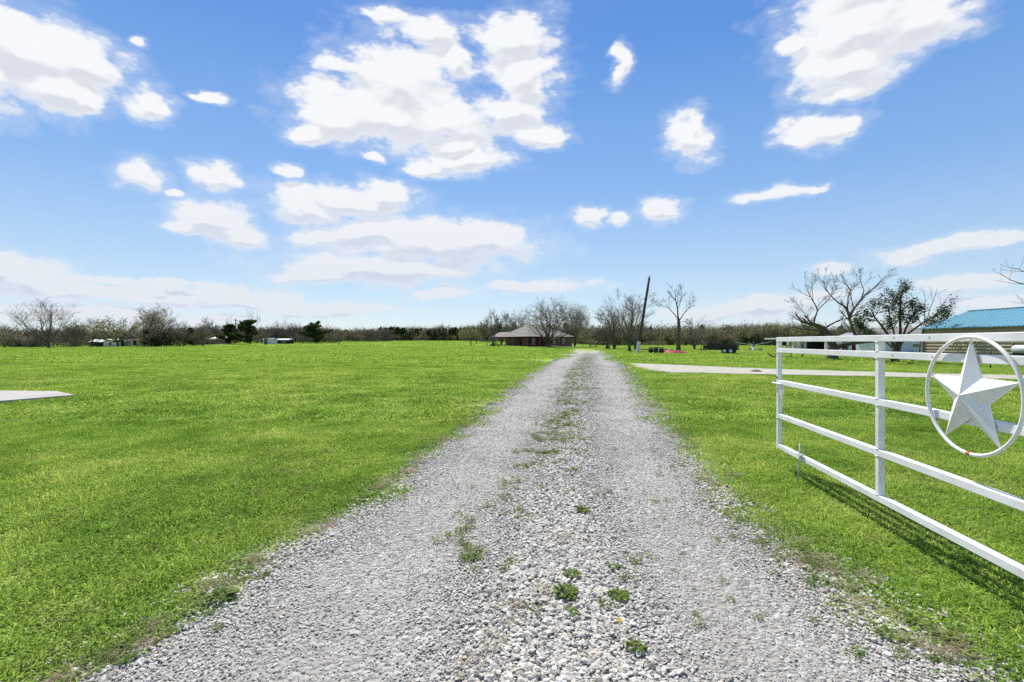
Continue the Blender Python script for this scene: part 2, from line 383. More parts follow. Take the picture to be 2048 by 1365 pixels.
# ------------------------------------------------------------------ mesh helpers
class MB:
    def __init__(s): s.v = []; s.f = []; s.tint = None
    def box(s, c, size, m=None):
        x, y, z = c; a, b, d = (k / 2 for k in size); n = len(s.v)
        for sx in (-1, 1):
            for sy in (-1, 1):
                for sz in (-1, 1):
                    p = Vector((x + sx * a, y + sy * b, z + sz * d)); s.v.append(m @ p if m else p)
        for q in ((0, 1, 3, 2), (4, 6, 7, 5), (0, 4, 5, 1), (2, 3, 7, 6), (0, 2, 6, 4), (1, 5, 7, 3)): s.f.append(tuple(n + i for i in q))
        return s
    def beam(s, p0, p1, w, h, up=(0, 0, 1)):
        p0, p1 = Vector(p0), Vector(p1); d = (p1 - p0); L = d.length; d.normalize()
        sdv = d.cross(Vector(up)); 
        if sdv.length < 1e-4: sdv = Vector((1, 0, 0))
        sdv.normalize(); u = sdv.cross(d)
        n = len(s.v)
        for p in (p0, p1):
            for a, b in ((-1, -1), (1, -1), (1, 1), (-1, 1)): s.v.append(p + sdv * (a * w / 2) + u * (b * h / 2))
        s.f += [(n, n + 1, n + 2, n + 3), (n + 7, n + 6, n + 5, n + 4)] + [(n + i, n + 4 + i, n + 4 + (i + 1) % 4, n + (i + 1) % 4) for i in range(4)]
        return s
    def tube(s, pts, rad, n=6, cap=True):
        pts = [Vector(p) for p in pts]
        if not isinstance(rad, (list, tuple)): rad = [rad] * len(pts)
        k0 = len(s.v); ref = None
        for i, p in enumerate(pts):
            d = pts[min(i + 1, len(pts) - 1)] - pts[max(i - 1, 0)]
            if d.length < 1e-9: d = Vector((0, 0, 1))
            d.normalize()
            if ref is None:
                ref = d.orthogonal().normalized()
            else:
                ref = ref - d * ref.dot(d)
                ref = ref.normalized() if ref.length > 1e-6 else d.orthogonal().normalized()
            b = d.cross(ref)
            for j in range(n):
                a = 2 * math.pi * j / n
                s.v.append(p + (ref * math.cos(a) + b * math.sin(a)) * rad[i])
        for i in range(len(pts) - 1):
            for j in range(n):
                a, b = k0 + i * n + j, k0 + i * n + (j + 1) % n
                s.f.append((a, b, b + n, a + n))
        if cap:
            s.f.append(tuple(k0 + j for j in reversed(range(n)))); e = k0 + (len(pts) - 1) * n; s.f.append(tuple(e + j for j in range(n)))
        return s
    def poly(s, pts):
        n = len(s.v); s.v += [Vector(p) for p in pts]; s.f.append(tuple(range(n, n + len(pts)))); return s
    def prism(s, pts, z0, z1):
        n = len(s.v); k = len(pts)
        s.v += [Vector((x, y, z0)) for x, y in pts] + [Vector((x, y, z1)) for x, y in pts]
        s.f += [tuple(n + i for i in reversed(range(k))), tuple(n + k + i for i in range(k))]
        s.f += [(n + i, n + (i + 1) % k, n + k + (i + 1) % k, n + k + i) for i in range(k)]
        return s
    def mesh(s, name):
        me = bpy.data.meshes.new(name); me.from_pydata([tuple(v) for v in s.v], [], s.f)
        if s.tint is not None:
            at = me.attributes.new('tint', 'FLOAT', 'POINT'); at.data.foreach_set('value', s.tint)
        me.update(); return me
    def build(s, name, material, parent=None, smooth=False):
        return link(name, s.mesh(name), material, parent, smooth)
def link(name, me, material, parent=None, smooth=False):
    if material is not None and not me.materials: me.materials.append(material)
    if smooth: me.polygons.foreach_set('use_smooth', [True] * len(me.polygons))
    o = bpy.data.objects.new(name, me); COL.objects.link(o)
    if parent is not None: o.parent = parent
    return o
def bevel(o, w=0.004, seg=2):
    md = o.modifiers.new('bevel', 'BEVEL'); md.width = w; md.segments = seg; md.limit_method = 'ANGLE'
    return o
def tag(o, label=None, cat=None, group=None, kind=None):
    if label: o['label'] = label
    if cat: o['category'] = cat
    if group: o['group'] = group
    if kind: o['kind'] = kind
    return o
def thing(name, label, cat, loc=(0, 0, 0), rz=0.0, group=None):
    o = bpy.data.objects.new(name, None); o.empty_display_size = 0.3
    COL.objects.link(o); o.location = loc; o.rotation_euler = (0, 0, rz)
    return tag(o, label, cat, group)

# ------------------------------------------------------------------ terrain
def sstep(a, b, x):
    t = np.clip((x - a) / (b - a), 0, 1); return t * t * (3 - 2 * t)
def height(x, y):
    x = np.asarray(x, float); y = np.asarray(y, float)
    u = x / np.maximum(y, 20.0)
    s = 0.0105 * sstep(-0.95, -0.45, u) * (1 - sstep(-0.12, 0.13, u)) + 0.0045 * sstep(-0.12, 0.0, u) * (1 - sstep(0.10, 0.20, u))
    r = np.clip(y - 60.0, 0, 400.0)
    r = np.where(r < 30, r * r / 60.0, r - 15.0)
    return s * r * (1 - 0.30 * sstep(120, 330, y))
def hz(x, y): return float(height(x, y))
def at(px, Y): return ((px - CX) / FPX * Y, Y)
def px3(px, py, Y): return Vector(((px - CX) / FPX * Y, Y, EYE - (py - HPX) / FPX * Y))

def axis(segs):
    out = []
    for a, b, n in segs: out += list(np.linspace(a, b, n, endpoint=False))
    return np.array(out + [segs[-1][1]])
gx = axis([(-1500, -400, 12), (-400, -150, 24), (-150, -20, 44), (-20, 40, 30), (40, 150, 30), (150, 400, 16), (400, 1500, 12)])
gy = axis([(-60, 0, 8), (0, 60, 24), (60, 220, 60), (220, 520, 40), (520, 3000, 14)])
GX, GY = np.meshgrid(gx, gy)
GZ = height(GX, GY)
nx, ny = len(gx), len(gy)
verts = np.stack([GX.ravel(), GY.ravel(), GZ.ravel()], 1)
idx = np.arange(nx * ny).reshape(ny, nx)
faces = np.stack([idx[:-1, :-1].ravel(), idx[:-1, 1:].ravel(), idx[1:, 1:].ravel(), idx[1:, :-1].ravel()], 1)
me = bpy.data.meshes.new('ground'); me.from_pydata(verts.tolist(), [], faces.tolist())
tag(link('ground', me, M_GROUND, smooth=True), 'flat green pasture reaching to the far treeline', 'ground', kind='structure')

# ------------------------------------------------------------------ gravel drive
LE = np.array([(-2.2, -2.1), (0.5, -2.12), (2.1, -2.02), (2.76, -1.85), (3.55, -1.68), (4.73, -1.41), (7.66, -1.04), (13.4, -0.34), (23.4, 0.89), (39.6, 3.58), (68, 8.3), (92, 10.6)])
RE = np.array([(-2.2, 2.0), (0.5, 2.1), (2.1, 2.25), (2.66, 2.2), (3.2, 2.1), (4.24, 2.12), (5.8, 2.42), (7.66, 2.8), (12.3, 3.75), (21.6, 5.6), (34.8, 8.1), (75, 14.6), (92, 15.4)])
def drive_edges(y): return np.interp(y, LE[:, 0], LE[:, 1]), np.interp(y, RE[:, 0], RE[:, 1])
def drive_s(x, y):
    l, r = drive_edges(y); return (x - l) / (r - l)
def drive_z(s, y):
    e = np.clip(np.minimum(s, 1 - s) * 6, 0, 1)
    return 0.006 + e * (0.028 * np.exp(-((s - 0.52) / 0.13) ** 2) + 0.012) - 0.012 * e * (np.exp(-((s - 0.26) / 0.09) ** 2) + np.exp(-((s - 0.78) / 0.09) ** 2))
dy = axis([(-2.2, 8, 52), (8, 30, 44), (30, 92, 40)])
dsv = np.linspace(0, 1, 25)
verts, uvs = [], []
for y in dy:
    l, r = drive_edges(y)
    for s_ in dsv:
        jit = 0.0
        if s_ in (0.0, 1.0): jit = 0.16 * mnoise.noise(Vector((s_ * 40, y * 1.3, 0))) * (1 + y / 30)
        x = l + (r - l) * s_ + jit
        verts.append((x, y, hz(x, y) + float(drive_z(s_, y)) + (0.03 if y > 60 else 0)))
        uvs.append((s_, y))
m_ = len(dsv)
faces = [(i * m_ + j, i * m_ + j + 1, (i + 1) * m_ + j + 1, (i + 1) * m_ + j) for i in range(len(dy) - 1) for j in range(m_ - 1)]
me = bpy.data.meshes.new('gravel_drive'); me.from_pydata(verts, [], faces)
ul = me.uv_layers.new(name='drive')
for lp in me.loops: ul.data[lp.index].uv = uvs[lp.vertex_index]
tag(link('road', me, M_DRIVE, smooth=True), 'pale gravel drive running from the camera to the brick house', 'driveway', kind='structure')

# side driveway of concrete, right, and the slab at the left edge
def strip(name, left, right, z, mtl, label):
    b = MB(); n = 40
    t_ = np.linspace(0, 1, n)
    def samp(P):
        P = np.array(P, float); d = np.r_[0, np.cumsum(np.hypot(*np.diff(P, axis=0).T))]; d /= d[-1]
        return np.interp(t_, d, P[:, 0]), np.interp(t_, d, P[:, 1])
    lx, ly = samp(left); rx, ry = samp(right)
    for i in range(n):
        for (x, y, q) in ((lx[i], ly[i], 0), (rx[i], ry[i], 1)):
            j = 0.22 * mnoise.noise(Vector((i * 0.55, q * 9, 3)))
            b.v += [Vector((x, y + j, z)), Vector((x, y + j, -0.05))]
    for i in range(n - 1):
        k = i * 4
        b.f += [(k, k + 2, k + 6, k + 4), (k, k + 4, k + 5, k + 1), (k + 2, k + 3, k + 7, k + 6)]
    o = b.build(name, mtl); return tag(o, label, 'driveway', kind='structure')
CONC_FAR = [(8.0, 32.5), (9.6, 31.4), (11.5, 28.8), (14.3, 25.5), (19.4, 22.3), (24.5, 20.0), (40, 14.0)]
CONC_NEAR = [(7.9, 31.9), (7.2, 26.8), (7.3, 22.8), (12.2, 21.3), (17.2, 19.6), (22.0, 17.6), (38, 11.5)]
strip('pavement', CONC_NEAR, CONC_FAR, 0.035, M_CONC, 'pale concrete side drive crossing the grass beyond the white gate')
o = bpy.data.objects.new('pavement', None); COL.objects.link(o)
tag(o, 'corner of a raised concrete slab in the lawn at the left edge', 'slab', kind='structure')
MB().prism([(-11.75, 12.75), (-13.2, 13.75), (-14.3, 11.68), (-12.35, 11.42)], -0.05, 0.078).build('slab_panel', M_SLAB, o)
MB().prism([(-13.23, 13.78), (-15.2, 13.95), (-24, 15.6), (-24, 12.2), (-14.33, 11.69)], -0.05, 0.070).build('slab_panel', M_SLAB, o)
conc_poly = [Vector((x, y, 0)) for x, y in CONC_NEAR + CONC_FAR[::-1]]
slab_poly = [Vector((x, y, 0)) for x, y in [(-11.75, 12.75), (-13.2, 13.75), (-15.2, 13.95), (-24, 15.6), (-24, 12.2), (-12.35, 11.42)]]
def inside(poly, X, Y):
    X = np.asarray(X); Y = np.asarray(Y); c = np.zeros(X.shape, bool); n = len(poly)
    for i in range(n):
        x1, y1, x2, y2 = poly[i].x, poly[i].y, poly[i - 1].x, poly[i - 1].y
        if y1 == y2: continue
        c ^= ((y1 > Y) != (y2 > Y)) & (X < (x2 - x1) * (Y - y1) / (y2 - y1) + x1)
    return c

# ------------------------------------------------------------------ scattering of uncountable pieces (stones, blades, brush)
def source_collection(name, meshes, mtl):
    c = bpy.data.collections.new(name)
    for i, me in enumerate(meshes):
        if not me.materials:
            for q in (mtl if isinstance(mtl, (list, tuple)) else [mtl]): me.materials.append(q)
        o = bpy.data.objects.new('%s_piece_%02d' % (name, i), me); c.objects.link(o)
    return c
def scatter(name, coll, P, rot, scl, pick, label, cat):
    me = bpy.data.meshes.new(name); me.from_pydata(np.asarray(P).tolist(), [], [])
    for nm, arr in (('rot', rot), ('scl', scl)):
        a = me.attributes.new(nm, 'FLOAT_VECTOR', 'POINT'); a.data.foreach_set('vector', np.asarray(arr, np.float32).ravel())
    a = me.attributes.new('pick', 'INT', 'POINT'); a.data.foreach_set('value', np.asarray(pick, np.int32))
    ng = bpy.data.node_groups.new(name + '_scatter', 'GeometryNodeTree')
    ng.interface.new_socket('Geometry', in_out='INPUT', socket_type='NodeSocketGeometry')
    ng.interface.new_socket('Geometry', in_out='OUTPUT', socket_type='NodeSocketGeometry')
    N, L = ng.nodes, ng.links
    i, o = N.new('NodeGroupInput'), N.new('NodeGroupOutput')
    ci = N.new('GeometryNodeCollectionInfo'); ci.inputs['Collection'].default_value = coll
    ci.inputs['Separate Children'].default_value = True; ci.inputs['Reset Children'].default_value = True
    ip = N.new('GeometryNodeInstanceOnPoints'); ip.inputs['Pick Instance'].default_value = True
    def attr(nm, dt):
        k = N.new('GeometryNodeInputNamedAttribute'); k.data_type = dt; k.inputs['Name'].default_value = nm; return k.outputs['Attribute']
    er = N.new('FunctionNodeEulerToRotation'); L.new(attr('rot', 'FLOAT_VECTOR'), er.inputs[0])
    L.new(i.outputs[0], ip.inputs['Points']); L.new(ci.outputs[0], ip.inputs['Instance']); L.new(attr('pick', 'INT'), ip.inputs['Instance Index'])
    L.new(er.outputs[0], ip.inputs['Rotation']); L.new(attr('scl', 'FLOAT_VECTOR'), ip.inputs['Scale']); L.new(ip.outputs[0], o.inputs[0])
    ob = bpy.data.objects.new(name, me); COL.objects.link(ob)
    md = ob.modifiers.new('scatter', 'NODES'); md.node_group = ng
    return tag(ob, label, cat, kind='stuff')

rs = np.random.default_rng(7)
random.seed(7)
# --- crushed stones
def stone_mesh(k):
    r = random.Random(100 + k); bm = bmesh.new()
    ax = (1.0, r.uniform(0.62, 0.95), r.uniform(0.45, 0.75))
    for i in range(15):
        d = Vector((r.gauss(0, 1), r.gauss(0, 1), r.gauss(0, 1))).normalized()
        bm.verts.new((d.x * ax[0] * .5, d.y * ax[1] * .5, d.z * ax[2] * .5))
    h = bmesh.ops.convex_hull(bm, input=bm.verts)
    for v in [e for e in h['geom_interior'] if isinstance(e, bmesh.types.BMVert)]: bm.verts.remove(v)
    me = bpy.data.meshes.new('stone'); bm.to_mesh(me); bm.free(); return me
stones = source_collection('stone', [stone_mesh(k) for k in range(14)], M_STONE)
P, SC, RO = [], [], []
def vnoise(x, y, sc_, seed=0.0):
    return np.array([mnoise.noise(Vector((a * sc_, b * sc_, seed))) for a, b in zip(x, y)])
for (y0, y1, dens_, k0, k1) in ((1.0, 4.0, 7000, 0.85, 1.0), (4.0, 8.0, 4300, 1.0, 1.1), (8.0, 15.0, 1500, 1.15, 1.35), (15.0, 30.0, 480, 1.5, 1.9), (30, 60, 90, 2.2, 2.8)):
    wmax = 5.6 if y0 < 20 else 8.5
    n = int(dens_ * (y1 - y0) * wmax)
    y = rs.uniform(y0, y1, n); l, r = drive_edges(y); s_ = rs.uniform(-0.06, 1.06, n); x = l + (r - l) * s_
    n = len(y); keepw = (r - l) / wmax
    big = np.clip(np.exp(-((s_ - 0.52) / 0.15) ** 2) + 0.75 * np.exp(-((s_ - 0.02) / 0.10) ** 2) + 0.7 * np.exp(-((s_ - 0.98) / 0.12) ** 2), 0, 1)
    ns = vnoise(x, y, 1.3)
    big = np.clip(big + 0.35 * ns, 0.05, 1)
    near = np.clip((7 - y) / 5, 0, 1)
    size = (0.010 + 0.018 * big ** 1.3 * rs.uniform(0.45, 1.2, n) + 0.008 * near * big * rs.uniform(0, 1, n)) * np.exp(rs.normal(0, 0.30, n)) * rs.uniform(k0, k1, n)
    size = np.minimum(size, 0.046 * k1)
    prob = keepw * np.clip(0.46 + 0.75 * big + 0.40 * vnoise(x, y, 0.9, 77.0), 0.10, 1) * np.where((s_ < 0.0) | (s_ > 1.0), 0.30, np.where((s_ < 0.035) | (s_ > 0.95), 0.6, 1.0))
    k = rs.uniform(0, 1, n) < prob
    x, y, s_, size = x[k], y[k], s_[k], size[k]
    z = drive_z(np.clip(s_, 0, 1), y) + size * rs.uniform(0.10, 0.32, len(x)) + height(x, y)
    P.append(np.stack([x, y, z], 1)); SC.append(size[:, None] * np.array([[1.08, 1.0, 0.78]])); m2 = len(x)
    RO.append(np.stack([rs.normal(0, 0.35, m2), rs.normal(0, 0.35, m2), rs.uniform(0, 6.28, m2)], 1))
P, SC, RO = np.concatenate(P), np.concatenate(SC), np.concatenate(RO)
scatter('gravel', stones, P, RO, SC, rs.integers(0, 14, len(P)), 'loose crushed white limestone covering the drive', 'gravel')
print('stones', len(P))

# --- grass
def grass_patch(seed, size, n, hgt, wid, lean=0.5, broad=0.0):
    r = random.Random(seed); b = MB(); tint = []
    for i in range(n):
        x, y = r.uniform(-size / 2, size / 2), r.uniform(-size / 2, size / 2)
        a = r.uniform(0, 2 * math.pi); h = max(hgt * 0.35, r.gauss(hgt, hgt * 0.30)); w = wid * r.uniform(0.6, 1.3)
        ln = abs(r.gauss(0, lean)); tn = r.random()
        d = Vector((math.cos(a), math.sin(a), 0)); q = Vector((-d.y, d.x, 0)); p = Vector((x, y, -0.005))
        if r.random() < broad:      # a clover or weed leaf: a small flat rhomb on a stalk
            c = p + Vector((0, 0, h * 0.75)) + d * ln * h; L_ = w * r.uniform(2.2, 3.6); tl = Vector((0, 0, r.uniform(-0.3, 0.5) * L_))
            n0 = len(b.v); b.v += [c - d * L_ * .5, c + q * L_ * .42, c + d * L_ * .5 + tl, c - q * L_ * .42]
            b.f.append((n0, n0 + 1, n0 + 2, n0 + 3)); tint += [tn * 0.45] * 4
        else:
            m = p + Vector((0, 0, h * 0.6)) + d * (ln * h * 0.45); e = p + Vector((0, 0, h * (1.0 - 0.25 * min(ln, 1)))) + d * (ln * h * 1.15)
            n0 = len(b.v); b.v += [p - q * w / 2, p + q * w / 2, m + q * w * 0.42, m - q * w * 0.42, e]
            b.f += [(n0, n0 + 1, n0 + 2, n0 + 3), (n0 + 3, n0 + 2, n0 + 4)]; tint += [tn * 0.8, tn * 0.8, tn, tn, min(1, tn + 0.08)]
    b.tint = tint
    return b.mesh('grass_patch')
def patches(tagname, spec):
    return source_collection(tagname, [grass_patch(*s) for s in spec], M_BLADE)
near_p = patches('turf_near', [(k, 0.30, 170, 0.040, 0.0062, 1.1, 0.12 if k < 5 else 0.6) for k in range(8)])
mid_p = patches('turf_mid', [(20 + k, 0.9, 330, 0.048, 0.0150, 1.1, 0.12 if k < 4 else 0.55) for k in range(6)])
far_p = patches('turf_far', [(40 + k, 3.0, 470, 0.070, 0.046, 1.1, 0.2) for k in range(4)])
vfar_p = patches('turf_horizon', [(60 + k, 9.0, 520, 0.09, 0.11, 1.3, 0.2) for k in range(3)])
def turf(name, coll, y0, y1, step, nplain, nbroad, label, zs=1.0):
    ys = np.arange(y0, y1, step); pts = []
    for y in ys:
        h = 1.18 * y + (5.0 if y < 9 else 8.0)
        xs = np.arange(-h, h, step)
        pts.append(np.stack([xs + rs.uniform(-.5, .5, len(xs)) * step, y + rs.uniform(-.5, .5, len(xs)) * step], 1))
    p = np.concatenate(pts); x, y = p[:, 0], p[:, 1]
    s_ = drive_s(x, y); wd = np.subtract(*drive_edges(y)[::-1])
    edge = np.minimum(s_, 1 - s_) * wd              # metres inside the drive, negative on the turf
    nz = vnoise(x, y, 2.1, 5.0) if y1 < 20 else vnoise(x, y, 0.7, 5.0)
    k = (edge < 0.18 + 0.30 * nz - step * 0.20) | (y > 92)
    k &= ~inside(conc_poly, x, y) & ~inside(slab_poly, x, y)
    x, y, nz = x[k], y[k], nz[k]
    br = vnoise(x, y, 0.55, 9.0) + 0.4 * vnoise(x, y, 2.3, 2.0)
    n = len(x)
    pick = np.where(br > 0.12, nplain + rs.integers(0, nbroad, n) if nbroad else 0, rs.integers(0, nplain, n))
    sc_ = rs.uniform(0.85, 1.2, n); hs = sc_ * rs.uniform(0.75, 1.25, n) * zs * (1 + 0.35 * np.clip(br, -0.6, 0.8))
    return scatter(name, coll, np.stack([x, y, height(x, y)], 1), np.stack([np.zeros(n), np.zeros(n), rs.uniform(0, 6.28, n)], 1),
                   np.stack([sc_, sc_, hs], 1), pick, label, 'grass')
turf('grass', near_p, 0.9, 9.0, 0.150, 5, 3, 'short mown grass and clover beside the near end of the drive')
turf('grass', mid_p, 9.0, 34.0, 0.50, 4, 2, 'short green grass across the middle of the field')
turf('grass', far_p, 34.0, 120.0, 1.7, 4, 0, 'green pasture grass in front of the brick house')
turf('grass', vfar_p, 120.0, 420.0, 6.5, 3, 0, 'pale green pasture grass below the far treeline')

# --- weeds and dead grass along the crown and the frayed edges of the drive
def weed_tuft(seed, size, n, leaf):
    r = random.Random(seed); b = MB(); tint = []
    for i in range(n):
        a = r.uniform(0, 6.28); rad = size * math.sqrt(r.random()) * 0.5
        c = Vector((math.cos(a) * rad, math.sin(a) * rad, r.uniform(0.004, 0.035))); g = r.uniform(0, 6.28)
        d = Vector((math.cos(g), math.sin(g), r.uniform(-0.1, 0.8))).normalized(); q = d.cross(Vector((0, 0, 1))).normalized(); L_ = leaf * r.uniform(.6, 1.4)
        n0 = len(b.v); b.v += [c, c + d * L_ * .5 + q * L_ * .22, c + d * L_, c + d * L_ * .5 - q * L_ * .22]; b.f.append((n0, n0 + 1, n0 + 2, n0 + 3)); tint += [r.random()] * 4
    b.tint = tint
    return b.mesh('weed_tuft')
wt = source_collection('weed_tuft', [weed_tuft(300 + k, 0.13, 46, 0.026) for k in range(5)], M_WEED)
P, S = [], []
n = 9000
y = 3.2 + 40 * rs.uniform(0, 1, n) ** 1.7; s_ = rs.normal(0.47, 0.065, n); l, r_ = drive_edges(y); x = l + (r_ - l) * s_
msk = vnoise(x, y, 0.9, 11.0) + 0.55 * vnoise(x, y, 3.1, 4.0)
keep = (msk > -0.10 + 0.22 * (y < 5.5)) & (rs.uniform(0, 1, n) < 0.30)
x, y, s_ = x[keep], y[keep], s_[keep]
n2 = 2800
y2 = 2.2 + 40 * rs.uniform(0, 1, n2) ** 1.6; sd_ = rs.integers(0, 2, n2); s2 = np.where(sd_ == 0, np.abs(rs.normal(0.0, 0.026, n2)), 1 - np.abs(rs.normal(0, 0.055, n2)))
l, r_ = drive_edges(y2); x2 = l + (r_ - l) * s2
k2 = vnoise(x2, y2, 1.4, 21.0) > -0.02
n3 = 420
y3 = rs.uniform(2.3, 16, n3); s3 = rs.uniform(0.3, 0.92, n3); l, r_ = drive_edges(y3); x3 = l + (r_ - l) * s3
k3 = vnoise(x3, y3, 1.2, 31.0) > 0.05
x = np.concatenate([x, x2[k2], x3[k3]]); y = np.concatenate([y, y2[k2], y3[k3]]); s_ = np.concatenate([s_, s2[k2], s3[k3]])
n = len(x); szs = rs.uniform(0.30, 0.85, n) * (1 + y / 50) * np.where(np.abs(s_ - 0.47) < 0.2, 1.0, 0.7)
scatter('weeds', wt, np.stack([x, y, height(x, y) + drive_z(np.clip(s_, 0, 1), y) + 0.004], 1), np.stack([0 * x, 0 * x, rs.uniform(0, 6.28, n)], 1), np.repeat(szs[:, None], 3, 1), rs.integers(0, 5, n), 'low green weeds growing along the middle and edges of the gravel', 'weeds')
def straw_tuft(seed, size, n):
    r = random.Random(seed); b = MB(); tint = []
    for i in range(n):
        p = Vector((r.gauss(0, size * .4), r.gauss(0, size * .4), r.uniform(0.002, 0.022))); a = r.uniform(0, 6.28); L_ = r.uniform(0.03, 0.10)
        d = Vector((math.cos(a), math.sin(a), r.uniform(-0.05, 0.3))); q = Vector((-d.y, d.x, 0)) * r.uniform(0.0010, 0.0022)
        n0 = len(b.v); b.v += [p - q, p + q, p + d * L_]; b.f.append((n0, n0 + 1, n0 + 2)); tint += [r.random()] * 3
    b.tint = tint
    return b.mesh('straw_tuft')
st = source_collection('straw_tuft', [straw_tuft(400 + k, 0.10, 60) for k in range(4)], M_STRAW)
n = 260
y = 1.6 + 16 * rs.uniform(0, 1, n) ** 1.5; s_ = np.where(rs.uniform(0, 1, n) < 0.5, rs.normal(0.015, 0.014, n), np.where(rs.uniform(0, 1, n) < 0.75, rs.normal(0.985, 0.03, n), rs.normal(0.47, 0.06, n)))
l, r_ = drive_edges(y); x = l + (r_ - l) * s_
k = vnoise(x, y, 1.2, 41.0) > -0.12
x, y, s_ = x[k], y[k], s_[k]; n = len(x); szs = rs.uniform(0.6, 1.3, n)
scatter('litter', st, np.stack([x, y, height(x, y) + drive_z(np.clip(s_, 0, 1), y) + 0.006], 1), np.stack([0 * x, 0 * x, rs.uniform(0, 6.28, n)], 1), np.repeat(szs[:, None], 3, 1), rs.integers(0, 4, n), 'dead straw-coloured grass along the frayed edges of the gravel', 'dead grass')

# ------------------------------------------------------------------ trees
def wander(r, p, d, L, nseg, wob, lift):
    pts = [p.copy()]; d = d.normalized()
    for i in range(nseg):
        d = (d + Vector((r.gauss(0, wob), r.gauss(0, wob), r.gauss(0, wob) + lift))).normalized()
        p = p + d * (L / nseg); pts.append(p.copy())
    return pts
def along(pts, t):
    k = t * (len(pts) - 1); i = min(int(k), len(pts) - 2); f = k - i
    return pts[i].lerp(pts[i + 1], f), (pts[i + 1] - pts[i]).normalized()
def side(r, d, ang):
    a = d.orthogonal().normalized(); b = d.cross(a); g = r.uniform(0, 2 * math.pi)
    return (d * math.cos(ang) + (a * math.cos(g) + b * math.sin(g)) * math.sin(ang)).normalized()
def ramify(r, out, pts, r0, r1, level, maxl, counts, spread, ratio, lift, wob, tmin=0.25):
    """side branches along one branch, recursively; out collects (points, r0, r1, level)"""
    L = sum((pts[i + 1] - pts[i]).length for i in range(len(pts) - 1))
    n = counts[min(level, len(counts) - 1)]
    for k in range(n):
        t = tmin + (1 - tmin) * ((k + r.random()) / n) ** 0.75
        p, d = along(pts, min(t, 0.999)); rr = r0 + (r1 - r0) * t
        dd = side(r, d, R(r.uniform(*spread)))
        if dd.z < -0.15: dd.z *= -0.4
        LL = L * ratio * r.uniform(0.7, 1.2) * (1.08 - 0.38 * t)
        q0 = min(rr * 0.62, r0 * 0.5); q1 = q0 * 0.35
        bp = wander(r, p, dd, LL, 4 if level < 2 else 3, wob, lift)
        out.append((bp, q0, q1, level + 1))
        if level + 1 < maxl: ramify(r, out, bp, q0, q1, level + 1, maxl, counts, spread, ratio, lift, wob, 0.2)
def bare_tree(seed, H, Wd, trunk=0.28, forks=5, counts=(6, 6, 5, 3), maxl=4, spread=(25, 58), lift=0.10, wob=0.08, rad=None, rmin=0.012, fan=48, stems=1, ratio=0.62):
    r = random.Random(seed); out = []
    rad = rad or H * 0.022
    for sI in range(stems):
        base = Vector((0, 0, -0.15)) if stems == 1 else Vector((r.uniform(-.06, .06) * H * 0.5, r.uniform(-.06, .06) * H * 0.5, -0.15))
        td = Vector((r.gauss(0, .05), r.gauss(0, .05), 1)) if stems == 1 else Vector((r.uniform(-.45, .45), r.uniform(-.35, .35), 1))
        tp = wander(r, base, td, H * trunk, 4, 0.05, 0.02)
        rt = rad / math.sqrt(stems)
        out.append((tp, rt * 1.25, rt * 0.85, 0))
        for k in range(forks):
            a = 2 * math.pi * (k + r.uniform(-.3, .3)) / forks; g = R(fan * r.uniform(0.25, 1.15))
            dd = Vector((math.cos(a) * math.sin(g), math.sin(a) * math.sin(g), math.cos(g)))
            p, _ = along(tp, r.uniform(0.72, 0.995))
            bp = wander(r, p, dd, H * (1 - trunk) * r.uniform(0.75, 1.05), 6, wob, lift)
            q = rt * r.uniform(0.42, 0.68)
            out.append((bp, q, q * 0.22, 1))
            ramify(r, out, bp, q, q * 0.22, 1, maxl, counts, spread, ratio, lift, wob)
    return fit(out, H, Wd, rmin)
def fit(out, H, Wd, rmin):
    zs = sorted(p.z for b in out for p in b[0]); xs = sorted(p.x for b in out if b[3] >= 2 for p in b[0])
    n = len(zs); top = zs[int(n * 0.985)]; n = len(xs); lo, hi = xs[int(n * 0.015)], xs[int(n * 0.985)]
    fz = H / max(top, .1); fx = Wd / max(hi - lo, .1)
    return [([Vector((p.x * fx, p.y * fx, p.z * fz)) for p in b[0]], max(b[1], rmin), max(b[2], rmin * 0.8), b[3]) for b in out]
def tree_meshes(out):
    t, c = MB(), MB()
    for pts, a, b_, lv in out:
        m = len(pts); rr = [a + (b_ - a) * i / (m - 1) for i in range(m)]
        if lv == 0:
            rr[0] *= 1.25; t.tube(pts, rr, 8)
        elif lv == 1: t.tube(pts, rr, 6)
        else: c.tube(pts, rr, 4 if lv == 2 else 3, cap=False)
    return t, c
def leaves_at(r, b, pts_list, n, size, spreadr):
    if b.tint is None: b.tint = []
    for i in range(n):
        p = r.choice(pts_list) + Vector((r.gauss(0, spreadr), r.gauss(0, spreadr), r.gauss(0, spreadr)))
        d = Vector((r.gauss(0, 1), r.gauss(0, 1), r.gauss(0, 1))).normalized(); q = d.orthogonal().normalized(); L_ = size * r.uniform(.6, 1.4)
        k = len(b.v); b.v += [p - d * L_ * .5, p + q * L_ * .35, p + d * L_ * .5, p - q * L_ * .35]; b.f.append((k, k + 1, k + 2, k + 3)); b.tint += [r.random()] * 4
def put_tree(name, label, cat, px, Y, out, bark=M_BARK, twig=M_TWIG, group=None, rz=0.0, foliage=None):
    x, y = at(px, Y)
    o = thing(name, label, cat, (x, y, hz(x, y)), rz, group)
    t, c = tree_meshes(out)
    t.build('trunk', bark, o, True); c.build('crown', twig, o, True)
    if foliage:
        m, n, size, sp, seed = foliage
        r = random.Random(seed); lf = MB(); tips = [p for b in out if b[3] >= 2 for p in b[0][1:]]
        leaves_at(r, lf, tips, n, size, sp); lf.build('foliage', m, o)
    return o
